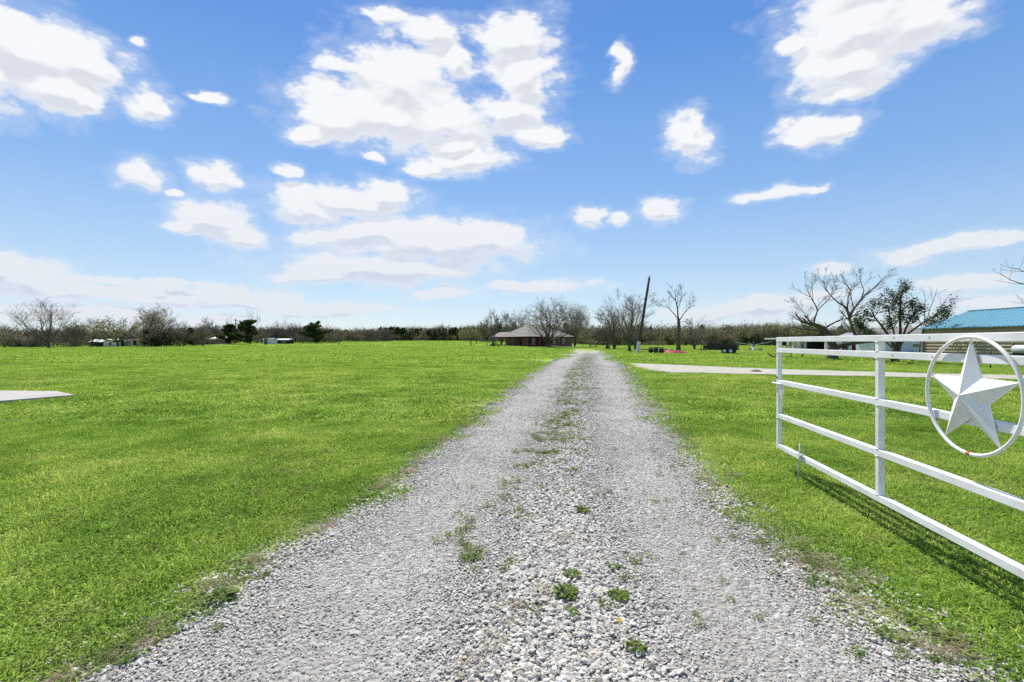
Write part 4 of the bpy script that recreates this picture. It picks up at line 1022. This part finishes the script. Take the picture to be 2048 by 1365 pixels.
# seats and tables under the trees
def picnic(label, px, Y, rz):
    x, y = at(px, Y); t = thing('picnic_table', label, 'table', (x, y, hz(x, y)), rz)
    for i in range(4): MB().box((0, -.33 + .22 * i, .74), (1.8, .19, .045)).build('plank', M_WOOD, t)
    for s_ in (-1, 1):
        MB().box((0, s_ * .72, .44), (1.8, .26, .045)).build('seat', M_WOOD, t)
        MB().beam((s_ * .65, -.72, .40), (s_ * .65, .72, .40), .05, .09).build('crossbar', M_WOOD, t)
        for q in (-1, 1): MB().beam((s_ * .65, q * .55, -.03), (s_ * .65, q * .22, .72), .09, .05).build('leg', M_WOOD, t)
picnic('dark picnic table under the tree left of the house', 979, 121, .3); picnic('dark picnic table between the tree and the posted cover', 998, 122, -.4)
picnic('low picnic table at the grass edge beside the drive end', 1186, 112, .1)
x, y = at(987, 116); sb = thing('tree_seat', 'dark round seat built about the trunk left of the house', 'bench', (x, y, hz(x, y)))
MB().prism([(math.cos(a) * .75, math.sin(a) * .75) for a in np.linspace(0, 6.283, 9)[:-1]], .40, .46).build('seat', M_DARK, sb)
for k in range(6): MB().box((math.cos(k * 1.047) * .6, math.sin(k * 1.047) * .6, .19), (.1, .1, .44)).build('leg', M_DARK, sb)
for (px, lab) in ((982, 'dark stump seat left of the tree with the round seat'), (996.5, 'dark stump seat right of the tree with the round seat')):
    x, y = at(px, 114); o = thing('stump_seat', lab, 'stump', (x, y, hz(x, y)), 0, 'stump seats by the house')
    MB().tube([(0, 0, -.05), (.01, 0, .2), (0, 0, .45)], [.24, .19, .2], 10).build('stump', M_DARK, o)
x, y = at(1214, 97); o = thing('metal_barrel', 'dark barrel at the foot of the thin dead trunk', 'barrel', (x, y, hz(x, y)))
MB().tube([(0, 0, -.03), (0, 0, .05), (0, 0, .42), (0, 0, .8)], [.28, .3, .31, .29], 14).build('body', M_DARK, o, True); MB().tube([(0, 0, .39), (0, 0, .45)], .325, 14).build('hoop', M_RUSTY, o)

# ------------------------------------------------------------------ leaning utility pole and bird
b0, b1 = px3(1274.5, 706.5, 62), px3(1298.5, 557, 62)
up = thing('utility_pole', 'leaning dark utility pole without wires right of the drive', 'pole', (b0.x, b0.y, 0))
d = b1 - Vector((b0.x, b0.y, 0)); s0 = Vector((0, 0, 0))
MB().tube([s0 - d * .01, s0 + d * .3, s0 + d * .7, s0 + d], [.21, .19, .16, .145], 12).build('shaft', M_POLE, up, True)
MB().tube([s0 + d * .003, s0 + d * .155], [.235, .222], 12, cap=False).build('pale_wrap', M_WSTEEL, up, True)
MB().tube([s0 + d * .84 + Vector((.1, 0, 0)), s0 + d * .845 + Vector((.34, 0, .03))], .03, 6).build('bracket', M_DARK, up)
MB().tube([s0 + d * .72 + Vector((-.1, 0, 0)), s0 + d * .722 + Vector((-.34, 0, .04))], .05, 6).build('bracket', M_DARK, up)
bird = MB(); bird.tube([(-.20, 0, .05), (-.06, 0, .10), (.05, 0, .17), (.09, 0, .24), (.12, 0, .30), (.17, 0, .30), (.22, 0, .29)], [.015, .06, .085, .06, .05, .03, .004], 8)
bird.tube([(.02, .03, .0), (.03, .03, .11)], .009, 5); bird.tube([(.02, -.03, .0), (.03, -.03, .11)], .009, 5)
o = bird.build('bird', M_DARK, None, True); o.location = (b1.x, b1.y, b1.z - .005); tag(o, 'small dark bird perched on top of the leaning pole', 'bird')
x, y = at(471, 170); o = thing('utility_pole', 'thin distant utility pole among the dark cedars on the left', 'pole', (x, y, hz(x, y)))
MB().tube([(0, 0, -.2), (0, 0, 9)], [.2, .15], 10).build('shaft', M_POLE, o, True); MB().beam((-.7, 0, 8.4), (.7, 0, 8.4), .1, .12).build('crossarm', M_POLE, o); MB().tube([(.28, 0, 6.6), (.28, 0, 7.4)], .2, 10).build('transformer', M_WSTEEL, o, True)

# ------------------------------------------------------------------ trailers, tarp, rake
def wheel(parent, c, r_, w, axis_=(0, 1, 0), rimm=M_WSTEEL):
    c, a = Vector(c), Vector(axis_)
    t = MB().tube([c - a * w * .5, c - a * w * .38, c + a * w * .38, c + a * w * .5], [r_ * .88, r_, r_, r_ * .88], 20).build('wheel', M_RUBBER, parent, True)
    for s_ in (-1, 1): MB().tube([c + a * s_ * w * .49, c + a * s_ * w * .56], [r_ * .58, r_ * .5], 14).build('rim', rimm, t)
x, y = at(1437, 60); tl = thing('dump_trailer', 'black two-axle dump trailer parked on the grass right of the tall tree', 'trailer', (x + .55, y, hz(x, y)), R(-33))
body = MB(); Lb, Wb = 3.5, 1.85
for z, (f0, f1) in ((0, (.62, .55)),): pass
P0 = [(-Lb / 2, -Wb / 2), (Lb / 2, -Wb / 2), (Lb / 2, Wb / 2), (-Lb / 2, Wb / 2)]
ztop = [1.42, 1.14, 1.14, 1.42]
body.v = [Vector((*p, .60)) for p in P0] + [Vector((*p, z)) for p, z in zip(P0, ztop)] + [Vector((p[0] * .96, p[1] * .93, z)) for p, z in zip(P0, ztop)] + [Vector((p[0] * .96, p[1] * .93, .68)) for p in P0]
body.f = [(3, 2, 1, 0)] + [(i, (i + 1) % 4, 4 + (i + 1) % 4, 4 + i) for i in range(4)] + [(4 + i, 4 + (i + 1) % 4, 8 + (i + 1) % 4, 8 + i) for i in range(4)] + [(8 + i, 8 + (i + 1) % 4, 12 + (i + 1) % 4, 12 + i) for i in range(4)] + [(12, 13, 14, 15)]
body.build('bed', M_BLACK, tl)
for i in range(6): MB().box((-1.5 + .6 * i, -Wb / 2 - .03, .88), (.06, .05, .5)).build('side_rib', M_BLACK, tl)
MB().box((0, 0, .52), (3.6, 1.2, .12)).build('chassis', M_BLACK, tl)
for xx in (.35, 1.05):
    for s_ in (-1, 1): wheel(tl, (xx, s_ * (Wb / 2 - .02), .36), .36, .22)
MB().box((.7, -Wb / 2 - .02, .78), (1.6, .26, .05)).build('fender', M_BLACK, tl)
MB().beam((-1.7, -.5, .50), (-2.9, 0, .52), .08, .1).build('tongue', M_BLACK, tl); MB().beam((-1.7, .5, .50), (-2.9, 0, .52), .08, .1).build('tongue', M_BLACK, tl)
MB().box((-2.05, 0, .80), (.45, 1.0, .42)).build('pump_box', M_BLACK, tl); MB().tube([(-2.6, 0, .0), (-2.6, 0, .9)], .035, 8).build('jack', M_DARK, tl)
MB().box((-1.77, -.55, 1.0), (.02, .16, .10)).build('plate', M_WSTEEL, tl); MB().box((-1.77, .25, 1.15), (.02, .4, .06)).build('plate', M_WSTEEL, tl)
MB().box((-1.72, 0, 1.44), (.10, 1.7, .04)).build('top_rail', M_CREAM, tl)
x, y = at(1313, 62.5); ft = thing('flatbed_trailer', 'low flatbed trailer with black wheels and a pale tipped deck by the red tarp', 'trailer', (x, y, hz(x, y)), R(6))
MB().beam((.25, 0, .62), (2.5, 0, .22), 1.5, .10).build('deck', M_CREAM, ft)
MB().beam((-2.0, .2, .46), (.2, 0, .62), .10, .10).build('tongue', M_DARK, ft); MB().beam((-2.4, .6, .62), (-.6, .5, .50), .9, .05).build('ramp', M_WSTEEL, ft)
for xx in (-.42, .28): wheel(ft, (xx, -.82, .31), .31, .2, rimm=M_DARK); wheel(ft, (xx, .82, .31), .31, .2, rimm=M_DARK)
MB().box((-.07, -.82, .72), (1.35, .26, .10)).build('fender', M_BLACK, ft); MB().box((-.07, .82, .72), (1.35, .26, .10)).build('fender', M_BLACK, ft)
x, y = at(1349, 61.5); tm = MB(); nn = 22; r = random.Random(9)
for i in range(nn):
    for j in range(nn):
        u, v = i / (nn - 1) * 2 - 1, j / (nn - 1) * 2 - 1; q = max(0, 1 - u * u * 1.0 - v * v)
        z = .55 * q ** .7 * (0.75 + .6 * mnoise.noise(Vector((u * 2.6, v * 2.2, 1)))) + .07 * mnoise.noise(Vector((u * 9, v * 9, 5)))
        tm.v.append(Vector((u * 1.75 * (1 + .12 * mnoise.noise(Vector((v * 3, 2, 7)))), v * 1.1, max(z, -.02) + .015)))
tm.f = [(i * nn + j, (i + 1) * nn + j, (i + 1) * nn + j + 1, i * nn + j + 1) for i in range(nn - 1) for j in range(nn - 1)]
o = thing('red_tarp', 'crumpled red tarp with pale folds lying on the grass by the flatbed trailer', 'tarp', (x, y, hz(x, y))); tm.build('sheet', M_RED, o)
for k in range(4):
    xx, yy = r.uniform(-1.2, 1.2), r.uniform(-.9, -.2); pts = []
    for t in range(5):
        px_, py_ = xx + (t - 2) * .16, yy + .05 * math.sin(t + k); q = max(0, 1 - (px_ / 1.75) ** 2 - (py_ / 1.1) ** 2); i_, j_ = int((px_ / 1.75 + 1) / 2 * (nn - 1)), int((py_ / 1.1 + 1) / 2 * (nn - 1))
        pts.append((px_, py_, tm.v[i_ * nn + j_].z + .035))
    MB().tube(pts, [.008, .022, .028, .022, .008], 5).build('pale_fold', M_WHITE, o, True)
x, y = at(1507, 80); rk = thing('hay_rake', 'pale metal frame on a low base with long thin arms spread in a V', 'machine', (x, y, hz(x, y)))
MB().box((.5, 0, .10), (1.3, 1.2, .16)).build('base', M_DARK, rk)
for (a, b_) in (((-.9, -.6), (0, 0)), ((.9, -.6), (0, 0)), ((0, .9), (0, 0)), ((-.5, -.8), (0, 0))): MB().beam((a[0], a[1], .05), (0, 0, .85), .14, .05).build('leg', M_WHITE, rk)
MB().tube([(0, 0, .5), (0, 0, 1.55)], [.13, .10], 8).build('mast', M_BLUEM, rk); MB().tube([(0, 0, .85), (0, 0, 1.0)], .28, 10).build('hub', M_BLUEM, rk)
for e_ in ((-2.9, .4, 1.42), (2.9, -.2, 1.55), (-1.5, -1.1, 1.42), (1.6, .9, 1.15)): MB().tube([(0, 0, .92), e_], [.05, .03], 6).build('arm', M_WSTEEL, rk)
wheel(rk, (-.75, -.4, .22), .22, .10); wheel(rk, (.95, -.4, .22), .22, .10)

# ------------------------------------------------------------------ buildings on the right
# barn with turquoise roof, long side towards the drive
bx = 32.6
barn = thing('metal_barn', 'tan-sided barn with a turquoise metal roof behind the star gate', 'barn', (bx, 0, 0))
Y0, Y1 = 17.0, 37.6; WE, RIDX, RZ = 2.62, 3.9, 3.95
MB().prism([(.05, Y0), (7.7, Y0), (7.7, Y1), (.05, Y1)], -.1, WE - .05).build('core_wall', M_TAN, barn)
nb = 11; hb = WE / nb
for i in range(nb):
    z = i * hb; s_ = MB(); s_.v = [Vector(p) for p in ((-.02, Y0 - .02, z + .015), (-.045, Y0 - .02, z + .03), (.02, Y0 - .02, z + hb), (.05, Y0 - .02, z + hb), (.05, Y0 - .02, z + .015))]
    s_.v += [v + Vector((0, Y1 - Y0 + .04, 0)) for v in s_.v]; s_.f = [(0, 1, 6, 5), (1, 2, 7, 6), (2, 3, 8, 7), (4, 0, 5, 9), (4, 3, 2, 1, 0), (5, 6, 7, 8, 9)]
    s_.build('siding_board', M_TAN, barn)
MB().box((-.035, Y1 + .0, WE / 2), (.10, .12, WE)).build('corner_trim', M_WOOD, barn)
rfb = MB(); ov = .21; zE = WE + .02 - .0
sl = (RZ - WE) / RIDX
rfb.v = [Vector(p) for p in ((-ov, Y0 - .4, WE - sl * ov), (RIDX, Y0 - .4, RZ), (7.7 + ov, Y0 - .4, WE - sl * ov), (-ov, Y1 + .4, WE - sl * ov), (RIDX, Y1 + .4, RZ), (7.7 + ov, Y1 + .4, WE - sl * ov))]
rfb.v += [v - Vector((0, 0, .06)) for v in rfb.v]
rfb.f = [(0, 3, 4, 1), (1, 4, 5, 2), (6, 7, 10, 9), (7, 8, 11, 10), (0, 6, 9, 3), (2, 5, 11, 8), (0, 1, 7, 6), (1, 2, 8, 7), (3, 9, 10, 4), (4, 10, 11, 5)]
rb = rfb.build('roof', M_TURQ, barn)
rib_me = None; yy = Y0 - .3; up_ = Vector((sl, 0, 1)).normalized()
while yy < Y1 + .4:
    a, b_ = Vector((-ov - .02, 0, WE - sl * ov + .012)), Vector((RIDX, 0, RZ + .018))
    if rib_me is None: rib_me = MB().beam(a, b_, .035, .022).mesh('roof_rib'); rib_me.materials.append(M_TURQ)
    o = bpy.data.objects.new('roof_rib', rib_me); COL.objects.link(o); o.parent = rb; o.location = (0, yy, 0); yy += .305
MB().beam((RIDX, Y0 - .42, RZ + .03), (RIDX, Y1 + .42, RZ + .03), .3, .03).build('ridge_cap', M_TURQ, rb)
MB().prism([(.1, Y1 - .02), (7.6, Y1 - .02), (7.6, Y1 + .0), (.1, Y1 + .0)], WE - .1, WE + .2).build('gable_board', M_TAN, barn)
# smoker / tank against the barn
tk = thing('fuel_tank', 'silver horizontal tank with dark ends in front of the barn wall', 'tank', (31.0, 28.6, 0), R(88))
MB().tube([(-.75, 0, 1.02), (-.68, 0, 1.02), (.68, 0, 1.02), (.75, 0, 1.02)], [.12, .27, .27, .12], 16).build('drum', M_WSTEEL, tk, True)
MB().box((0, 0, .74), (1.3, .42, .10)).build('cradle', M_BLACK, tk)
for sx in (-1, 1):
    for sy in (-1, 1): MB().box((sx * .55, sy * .18, .35), (.06, .06, .74)).build('leg', M_BLACK, tk)
MB().tube([(.80, 0, .9), (.80, 0, 1.42)], .06, 8).build('chimney', M_BLACK, tk, True); MB().tube([(-.55, .0, 1.27), (-.55, 0, 1.42)], .07, 8).build('valve', M_BLACK, tk)
lp = thing('lumber_pile', 'low stack of dark weathered boards on the grass beside the barn', 'lumber', (29.9, 27.0, 0), R(80)); r = random.Random(4)
for i in range(9): MB().box((r.uniform(-.2, .2), -.35 + .17 * (i % 5), .06 + .10 * (i // 5) + .004 * i), (2.6 + r.uniform(-.4, .4), .14, .07)).build('board', M_WOOD if i % 3 else M_DARK, lp)
# open white carport and house, machine shed, pale shed
def yframe(px0, px1, Y): return at(px0, Y)[0], at(px1, Y)[0]
Y = 92; xa, xb = yframe(1561, 1652, Y)
ws = thing('white_outbuilding', 'low white outbuilding with an open posted carport beyond the gate end', 'outbuilding', (xa, Y, 0))
wmid = at(1612, Y)[0] - xa; wend = xb - xa
MB().box((wend / 2, 2.5, 2.12), (wend + .4, 6, .22)).build('roof', M_WHITE, ws)
for px in (1574.5, 1594.5): MB().box((at(px, Y)[0] - xa, -.2, 1.0), (.36, .36, 2.1)).build('post', M_WHITE, ws)
MB().box(((wmid + wend) / 2, 2.5, .98), (wend - wmid, 4.6, 2.1)).build('wall', M_WHITE, ws)
for (px, w, z0, h) in ((1613.5, .35, 1.1, .6), (1630.5, .75, 1.1, .6)):
    w_ = MB().box((at(px, Y)[0] - xa + .25, .17, z0 + h / 2), (w + .1, .06, h + .1)).build('window', M_CREAM, ws); MB().box((at(px, Y)[0] - xa + .25, .13, z0 + h / 2), (w, .04, h)).build('pane', M_GLASS, w_)
MB().box((at(1622.5, Y)[0] - xa + .2, .17, .85), (.55, .06, 1.85)).build('door', M_DKIN, ws)
MB().box((at(1638, Y)[0] - xa + .2, .1, .8), (.16, .2, 1.7)).build('downpipe', M_WSTEEL, ws)
Y = 76; xa, xb = yframe(1652, 1768, Y)
ms = thing('machine_shed', 'white open-fronted machine shed behind the gnarled tree', 'shed', (xa, Y, 0)); L_ = xb - xa
MB().box((L_ / 2, 5.0, 1.05), (L_, .2, 2.2)).build('back_wall', M_DKIN, ms)
MB().box((1.2, .12, 1.0), (2.6, .2, 2.1)).build('front_wall', M_WHITE, ms); MB().box((L_ - .1, 2.5, 1.05), (.2, 4.8, 2.2)).build('side_wall', M_WHITE, ms)
MB().box((L_ / 2, 2.5, 2.06), (L_ + .5, 5.6, .12)).build('roof', M_DULLB, ms)
q0, q1 = at(1709, Y)[0] - xa, at(1766, Y)[0] - xa; k = MB()
k.v = [Vector(p) for p in ((q0, .2, 2.13), (q1, .2, 2.13), (q1, 5, 2.13), (q0, 5, 2.13), (q0 + .6, 2.6, 3.0), (q1, 2.6, 3.0))]; k.f = [(0, 1, 5, 4), (2, 3, 4, 5), (3, 0, 4), (1, 2, 5), (3, 2, 1, 0)]; k.build('raised_roof', M_DULLB, ms)
for px in (1680, 1699.5, 1729.5): MB().box((at(px, Y)[0] - xa, 0, 1.0), (.42, .3, 2.1)).build('post', M_WHITE, ms)
x, y = at(1690, 78.5); o = thing('red_mower', 'dark red machine parked inside the open machine shed', 'machine', (x, y, 0))
MB().box((0, 0, .55), (1.6, 1.0, .42)).build('body', M_RED, o); MB().box((.5, 0, .95), (.5, .8, .45)).build('seat', M_DKIN, o)
for xx in (-.55, .55):
    for s_ in (-1, 1): wheel(o, (xx, s_ * .55, .3), .3, .2)
x, y = at(1707, 78); o = thing('red_barrel', 'faded red barrel inside the open machine shed', 'barrel', (x, y, 0)); MB().tube([(0, 0, 0), (0, 0, .45), (0, 0, .9)], [.28, .3, .28], 12).build('body', M_RED, o, True); MB().tube([(0, 0, .9), (0, 0, .92)], .26, 12).build('lid', M_WHITE, o)
Y = 57; xa, xb = yframe(1772, 1900, Y)
ps = thing('pale_shed', 'pale blue-white shed with a grey-brown roof left of the barn', 'shed', (xa, Y, 0)); L_ = xb - xa
MB().box((L_ / 2, 2.5, 1.1), (L_, 5, 2.3)).build('wall', M_PALEB, ps)
k = MB(); k.v = [Vector(p) for p in ((-.3, -.35, 2.2), (L_ + .3, -.35, 2.2), (L_ + .3, 5.35, 2.2), (-.3, 5.35, 2.2), (-.3, 2.5, 3.25), (L_ + .3, 2.5, 3.25))]; k.f = [(0, 1, 5, 4), (2, 3, 4, 5), (3, 0, 4), (1, 2, 5), (3, 2, 1, 0)]; k.build('roof', M_GREYR, ps)
w_ = MB().box((at(1833, Y)[0] - xa, -.03, 1.06), (1.15, .06, .48)).build('window', M_WHITE, ps); MB().box((at(1833, Y)[0] - xa, -.07, 1.06), (1.0, .05, .34)).build('pane', M_GLASS, w_)

# ------------------------------------------------------------------ fences
def post_fence(name, label, pts, step, h, wires, rad, m, zc=0):
    x0, y0 = pts[0]; o = thing(name, label, 'fence', (x0, y0, hz(x0, y0))); P_ = []
    for (a, b_) in zip(pts[:-1], pts[1:]):
        L_ = math.hypot(b_[0] - a[0], b_[1] - a[1]); n_ = max(1, round(L_ / step))
        for i in range(n_): t = i / n_; P_.append((a[0] + (b_[0] - a[0]) * t, a[1] + (b_[1] - a[1]) * t))
    P_.append(pts[-1]); r = random.Random(2)
    for (x, y) in P_:
        z = hz(x, y) - hz(x0, y0); l = r.gauss(0, .02)
        MB().tube([(x - x0, y - y0, z - .2), (x - x0 + l, y - y0, z + h)], rad, 6).build('post', m, o)
    for w_ in wires:
        MB().tube([(x - x0, y - y0, hz(x, y) - hz(x0, y0) + w_) for x, y in P_], .006 + rad * .06, 4).build('wire', M_DARK, o)
    return o
post_fence('wire_fence', 'sagging wire fence on thin steel posts in front of the barn', [at(1690, 39.5), at(1824, 31.5), at(1981, 26.5), at(2110, 24)], 5.2, .95, (.3, .6, .9), .028, M_DARK)
post_fence('field_fence', 'old post fence along the left boundary brush', [at(-120, 116), at(140, 119), at(300, 121), at(450, 140)], 5.0, 1.25, (.5, .9, 1.2), .075, M_WOOD)
pf = thing('pipe_panel', 'rusty pipe panel with two posts standing behind the far end of the gate', 'fence', (*at(1582, 47), 0))
x1 = at(1605, 45)[0] - at(1582, 47)[0]
MB().tube([(0, 0, -.1), (0, 0, 1.42)], .05, 8).build('post', M_RUSTY, pf); MB().tube([(x1, -2, -.1), (x1, -2, 1.35)], .055, 8).build('post', M_DARK, pf)
MB().tube([(-1.1, .5, 1.13), (0, 0, 1.12), (x1, -2, 1.05)], .028, 6).build('rail', M_RUSTY, pf); MB().tube([(0, 0, .6), (x1, -2, .55)], .024, 6).build('rail', M_RUSTY, pf)
o = MB().tube([(0, 0, -.2), (.02, 0, .8), (.03, 0, 1.58)], [.06, .055, .05], 8).build('fence_post', M_DARK); o.location = (*at(1552.5, 44.5), 0); tag(o, 'single dark steel post just left of the gate end', 'post')
lg = thing('fallen_branch', 'dark forked dead branch lying by the single steel post', 'branch', (*at(1546, 45), 0)); MB().tube([(-.55, 0, .42), (-.2, 0, .18), (.25, 0, .03), (.9, -.2, .05)], [.05, .07, .06, .02], 6).build('limb', M_BARK, lg); MB().tube([(.25, 0, .04), (.9, .2, .06), (1.9, .0, .1), (2.6, .1, .02)], [.05, .045, .03, .012], 5).build('limb', M_BARKG, lg)
md_ = MB(); x, y = at(1513, 23.4)
for i in range(7):
    for j in range(16):
        a = j / 16 * 6.283; rr = i / 6 * .34 * (1 + .15 * math.sin(a * 3)); md_.v.append(Vector((math.cos(a) * rr, math.sin(a) * rr * .8, .12 * (1 - (i / 6) ** 2) + .012 * mnoise.noise(Vector((i, a * 3, 0))))))
md_.f = [(i * 16 + j, i * 16 + (j + 1) % 16, (i + 1) * 16 + (j + 1) % 16, (i + 1) * 16 + j) for i in range(6) for j in range(16)]
o = md_.build('dirt_mound', M_MOUND, None, True); o.location = (x, y, .005); tag(o, 'small dark ant mound at the near edge of the concrete side drive', 'mound')

# ------------------------------------------------------------------ homes and sheds among the trees on the left
def hut(name, label, cat, px0, px1, Y, wall, roofm, h, roofh, dep=4.0, wins=(), door=None, rise=.0):
    x0, x1 = at(px0, Y)[0], at(px1, Y)[0]; z = hz((x0 + x1) / 2, Y); o = thing(name, label, cat, (x0, Y, z - .1)); L_ = x1 - x0
    MB().box((L_ / 2, dep / 2, h / 2), (L_, dep, h)).build('wall', wall, o)
    k = MB(); e_ = .3; k.v = [Vector(p) for p in ((-e_, -e_, h + .02), (L_ + e_, -e_, h + .02), (L_ + e_, dep + e_, h + .02), (-e_, dep + e_, h + .02), (-e_, dep / 2, h + roofh), (L_ + e_, dep / 2, h + roofh))]
    k.f = [(0, 1, 5, 4), (2, 3, 4, 5), (3, 0, 4), (1, 2, 5), (3, 2, 1, 0)]; k.build('roof', roofm, o)
    for (f0, f1, z0, z1) in wins:
        w_ = MB().box(((f0 + f1) / 2 * L_, -.03, (z0 + z1) / 2), ((f1 - f0) * L_ + .12, .06, z1 - z0 + .12)).build('window', M_WHITE, o); MB().box(((f0 + f1) / 2 * L_, -.07, (z0 + z1) / 2), ((f1 - f0) * L_, .05, z1 - z0)).build('pane', M_GLASS, w_)
    if door: MB().box((door * L_, -.04, 1.0), (.9, .07, 1.95)).build('door', M_DKIN, o)
    return o
hut('mobile_home', 'long dark blue-grey trailer home with a white roof edge behind the lone left tree', 'house', 14, 74, 134, M_BLUEM, M_WHITE, 2.5, .5, 4, ((.2, .3, 1, 1.9), (.6, .7, 1, 1.9)), .45)
hut('garden_shed', 'small white-roofed shed with a dark front left of the olive-leaved tree', 'shed', 180, 204, 138, M_DKIN, M_WHITE, 1.5, .75, 3)
hut('carport', 'grey shed with a pale roof behind the olive-leaved tree', 'shed', 207, 228, 136, M_PALEB, M_CREAM, 1.9, .45, 4, ((.55, .8, .6, 1.3),))
hut('garden_shed', 'tiny teal shed at the foot of the olive-leaved tree', 'shed', 241, 249, 132, M_TEAL, M_TEAL, 1.35, .4, 1.5, (), .5)
hut('cottage', 'cream cottage with a brown roof left of the large dense tree', 'house', 253, 290, 142, M_CREAM, M_RUSTY, 1.9, .5, 4, ((.1, .22, .9, 1.6), (.7, .82, .9, 1.6)), .45)
hut('long_shed', 'long low shed with a thin white roof left of the rusty cedar', 'shed', 393, 425, 150, M_WOOD, M_CREAM, 1.9, .35, 4, ((.3, .4, .8, 1.5),), .7)
hut('mobile_home', 'pale trailer home with a bright roof touching the rusty cedar', 'house', 424, 450, 156, M_GREYR, M_WHITE, 2.2, .4, 4, ((.2, .35, 1, 1.7), (.6, .75, 1, 1.7)))
hut('box_shed', 'white box shed with a blue roof behind the small dark-trunked tree', 'shed', 526, 545, 148, M_PALEB, M_BLUEM, 1.75, .3, 3, (), .3)
hut('old_shed', 'dark grey shed with a pale patched roof right of the white box shed', 'shed', 547, 576, 152, M_DKIN, M_PALEB, 1.4, .45, 4, ((.6, .8, .5, 1.0),))
# ------------------------------------------------------------------ weeds one can pick out in the gravel
def weed(label, px, py, size, n_, seed, m=M_WEED, upw=.35, leaf=.34, name='weed'):
    Y = EYE * FPX / (py - HPX); x, y = at(px, Y); r = random.Random(seed); size *= .8; b_ = MB(); b_.tint = []; sx_ = float(drive_s(x, y)); z = float(drive_z(np.clip(sx_, 0, 1), y))
    for i in range(n_):
        a = r.uniform(0, 6.283); off = size * .34 * math.sqrt(r.random()); L_ = size * r.uniform(.18, .36); w = L_ * leaf * 1.25 * r.uniform(.7, 1.2); up0 = abs(r.gauss(upw, .25)); d_ = Vector((math.cos(a), math.sin(a), 0)); q = Vector((-d_.y, d_.x, 0)); tn = r.random()
        a2 = a + r.gauss(0, .7); s0 = Vector((math.cos(a2), math.sin(a2), 0)) * off + Vector((0, 0, .004 + r.random() * size * .16 * upw)); k = len(b_.v)
        for t, wf in ((0.0, .18), (.35, .75), (.7, 1.0), (.9, .65)):
            c = s0 + d_ * L_ * t + Vector((0, 0, L_ * (up0 * 1.6 * t - 1.1 * up0 * t * t)))
            b_.v += [c - q * w * .5 * wf, c + q * w * .5 * wf + Vector((0, 0, w * .12))]; b_.tint += [tn, tn]
        b_.v.append(s0 + d_ * L_ + Vector((0, 0, L_ * up0 * .45))); b_.tint.append(tn)
        b_.f += [(k + 2 * j, k + 2 * j + 1, k + 2 * j + 3, k + 2 * j + 2) for j in range(3)] + [(k + 6, k + 7, k + 8)]
    o = b_.build(name, m); o.location = (x, y, hz(x, y) + z + .008); return tag(o, label, 'weed')
weed('largest bushy green weed in the middle of the near gravel', 1130, 1210, .165, 130, 1, upw=.6)
weed('spiky green weed just above the largest bushy weed in the gravel', 1143, 1170, .13, 80, 2, upw=.7, leaf=.22)
weed('dark green flat weed right of the largest bushy weed', 1236, 1208, .15, 90, 3, upw=.35)
weed('yellowish small weed just below the largest bushy weed', 1142, 1246, .10, 50, 4, upw=.35)
weed('round green weed in the stones near the bottom edge', 1272, 1316, .115, 80, 5, upw=.5)
weed('broad-leaved dark weed where the left turf meets the gravel', 440, 1206, .20, 44, 6, upw=.6, leaf=.45)
weed('star-shaped light green weed at the right gravel edge below the gate shadow', 1631, 1170, .16, 40, 7, upw=.4, leaf=.18)
weed('flat leafy weed at the lower right gravel edge', 1898, 1278, .20, 60, 8, upw=.4, leaf=.4)
weed('small leafy weed left of the flat weed at the lower right gravel edge', 1830, 1252, .13, 50, 9, upw=.4)
weed('low weed patch in the gravel at the lower right, farthest from the gate', 1775, 1278, .14, 50, 10, upw=.3)
weed('low dark weed on the right-hand wheel track ridge', 1228, 1148, .10, 50, 11, upw=.4)
weed('bright green clump on the centre strip farther up the gravel', 1165, 1034, .16, 70, 12, upw=.5)
weed('pale dead tuft of straw in the stones near the bottom edge', 985, 1305, .20, 60, 13, M_STRAW, .45, .05, 'dead_tuft')
weed('second pale dead tuft of straw at the very bottom edge', 944, 1352, .17, 50, 14, M_STRAW, .4, .05, 'dead_tuft')
weed('brown dead spiky plant right of centre in the near stones', 1233, 1275, .17, 18, 15, M_STRAW, .25, .05, 'dead_tuft')
Y = EYE * FPX / (1262 - HPX); x, y = at(1238, Y); o = MB().prism([(-.014, -.008), (.012, -.012), (.016, .010), (-.008, .012)], 0, .004).build('leaf', M_YELLOW); o.location = (x, y, .055); o.rotation_euler = (.5, .2, .4); tag(o, 'single yellow fallen leaf lying on the near stones', 'leaf')
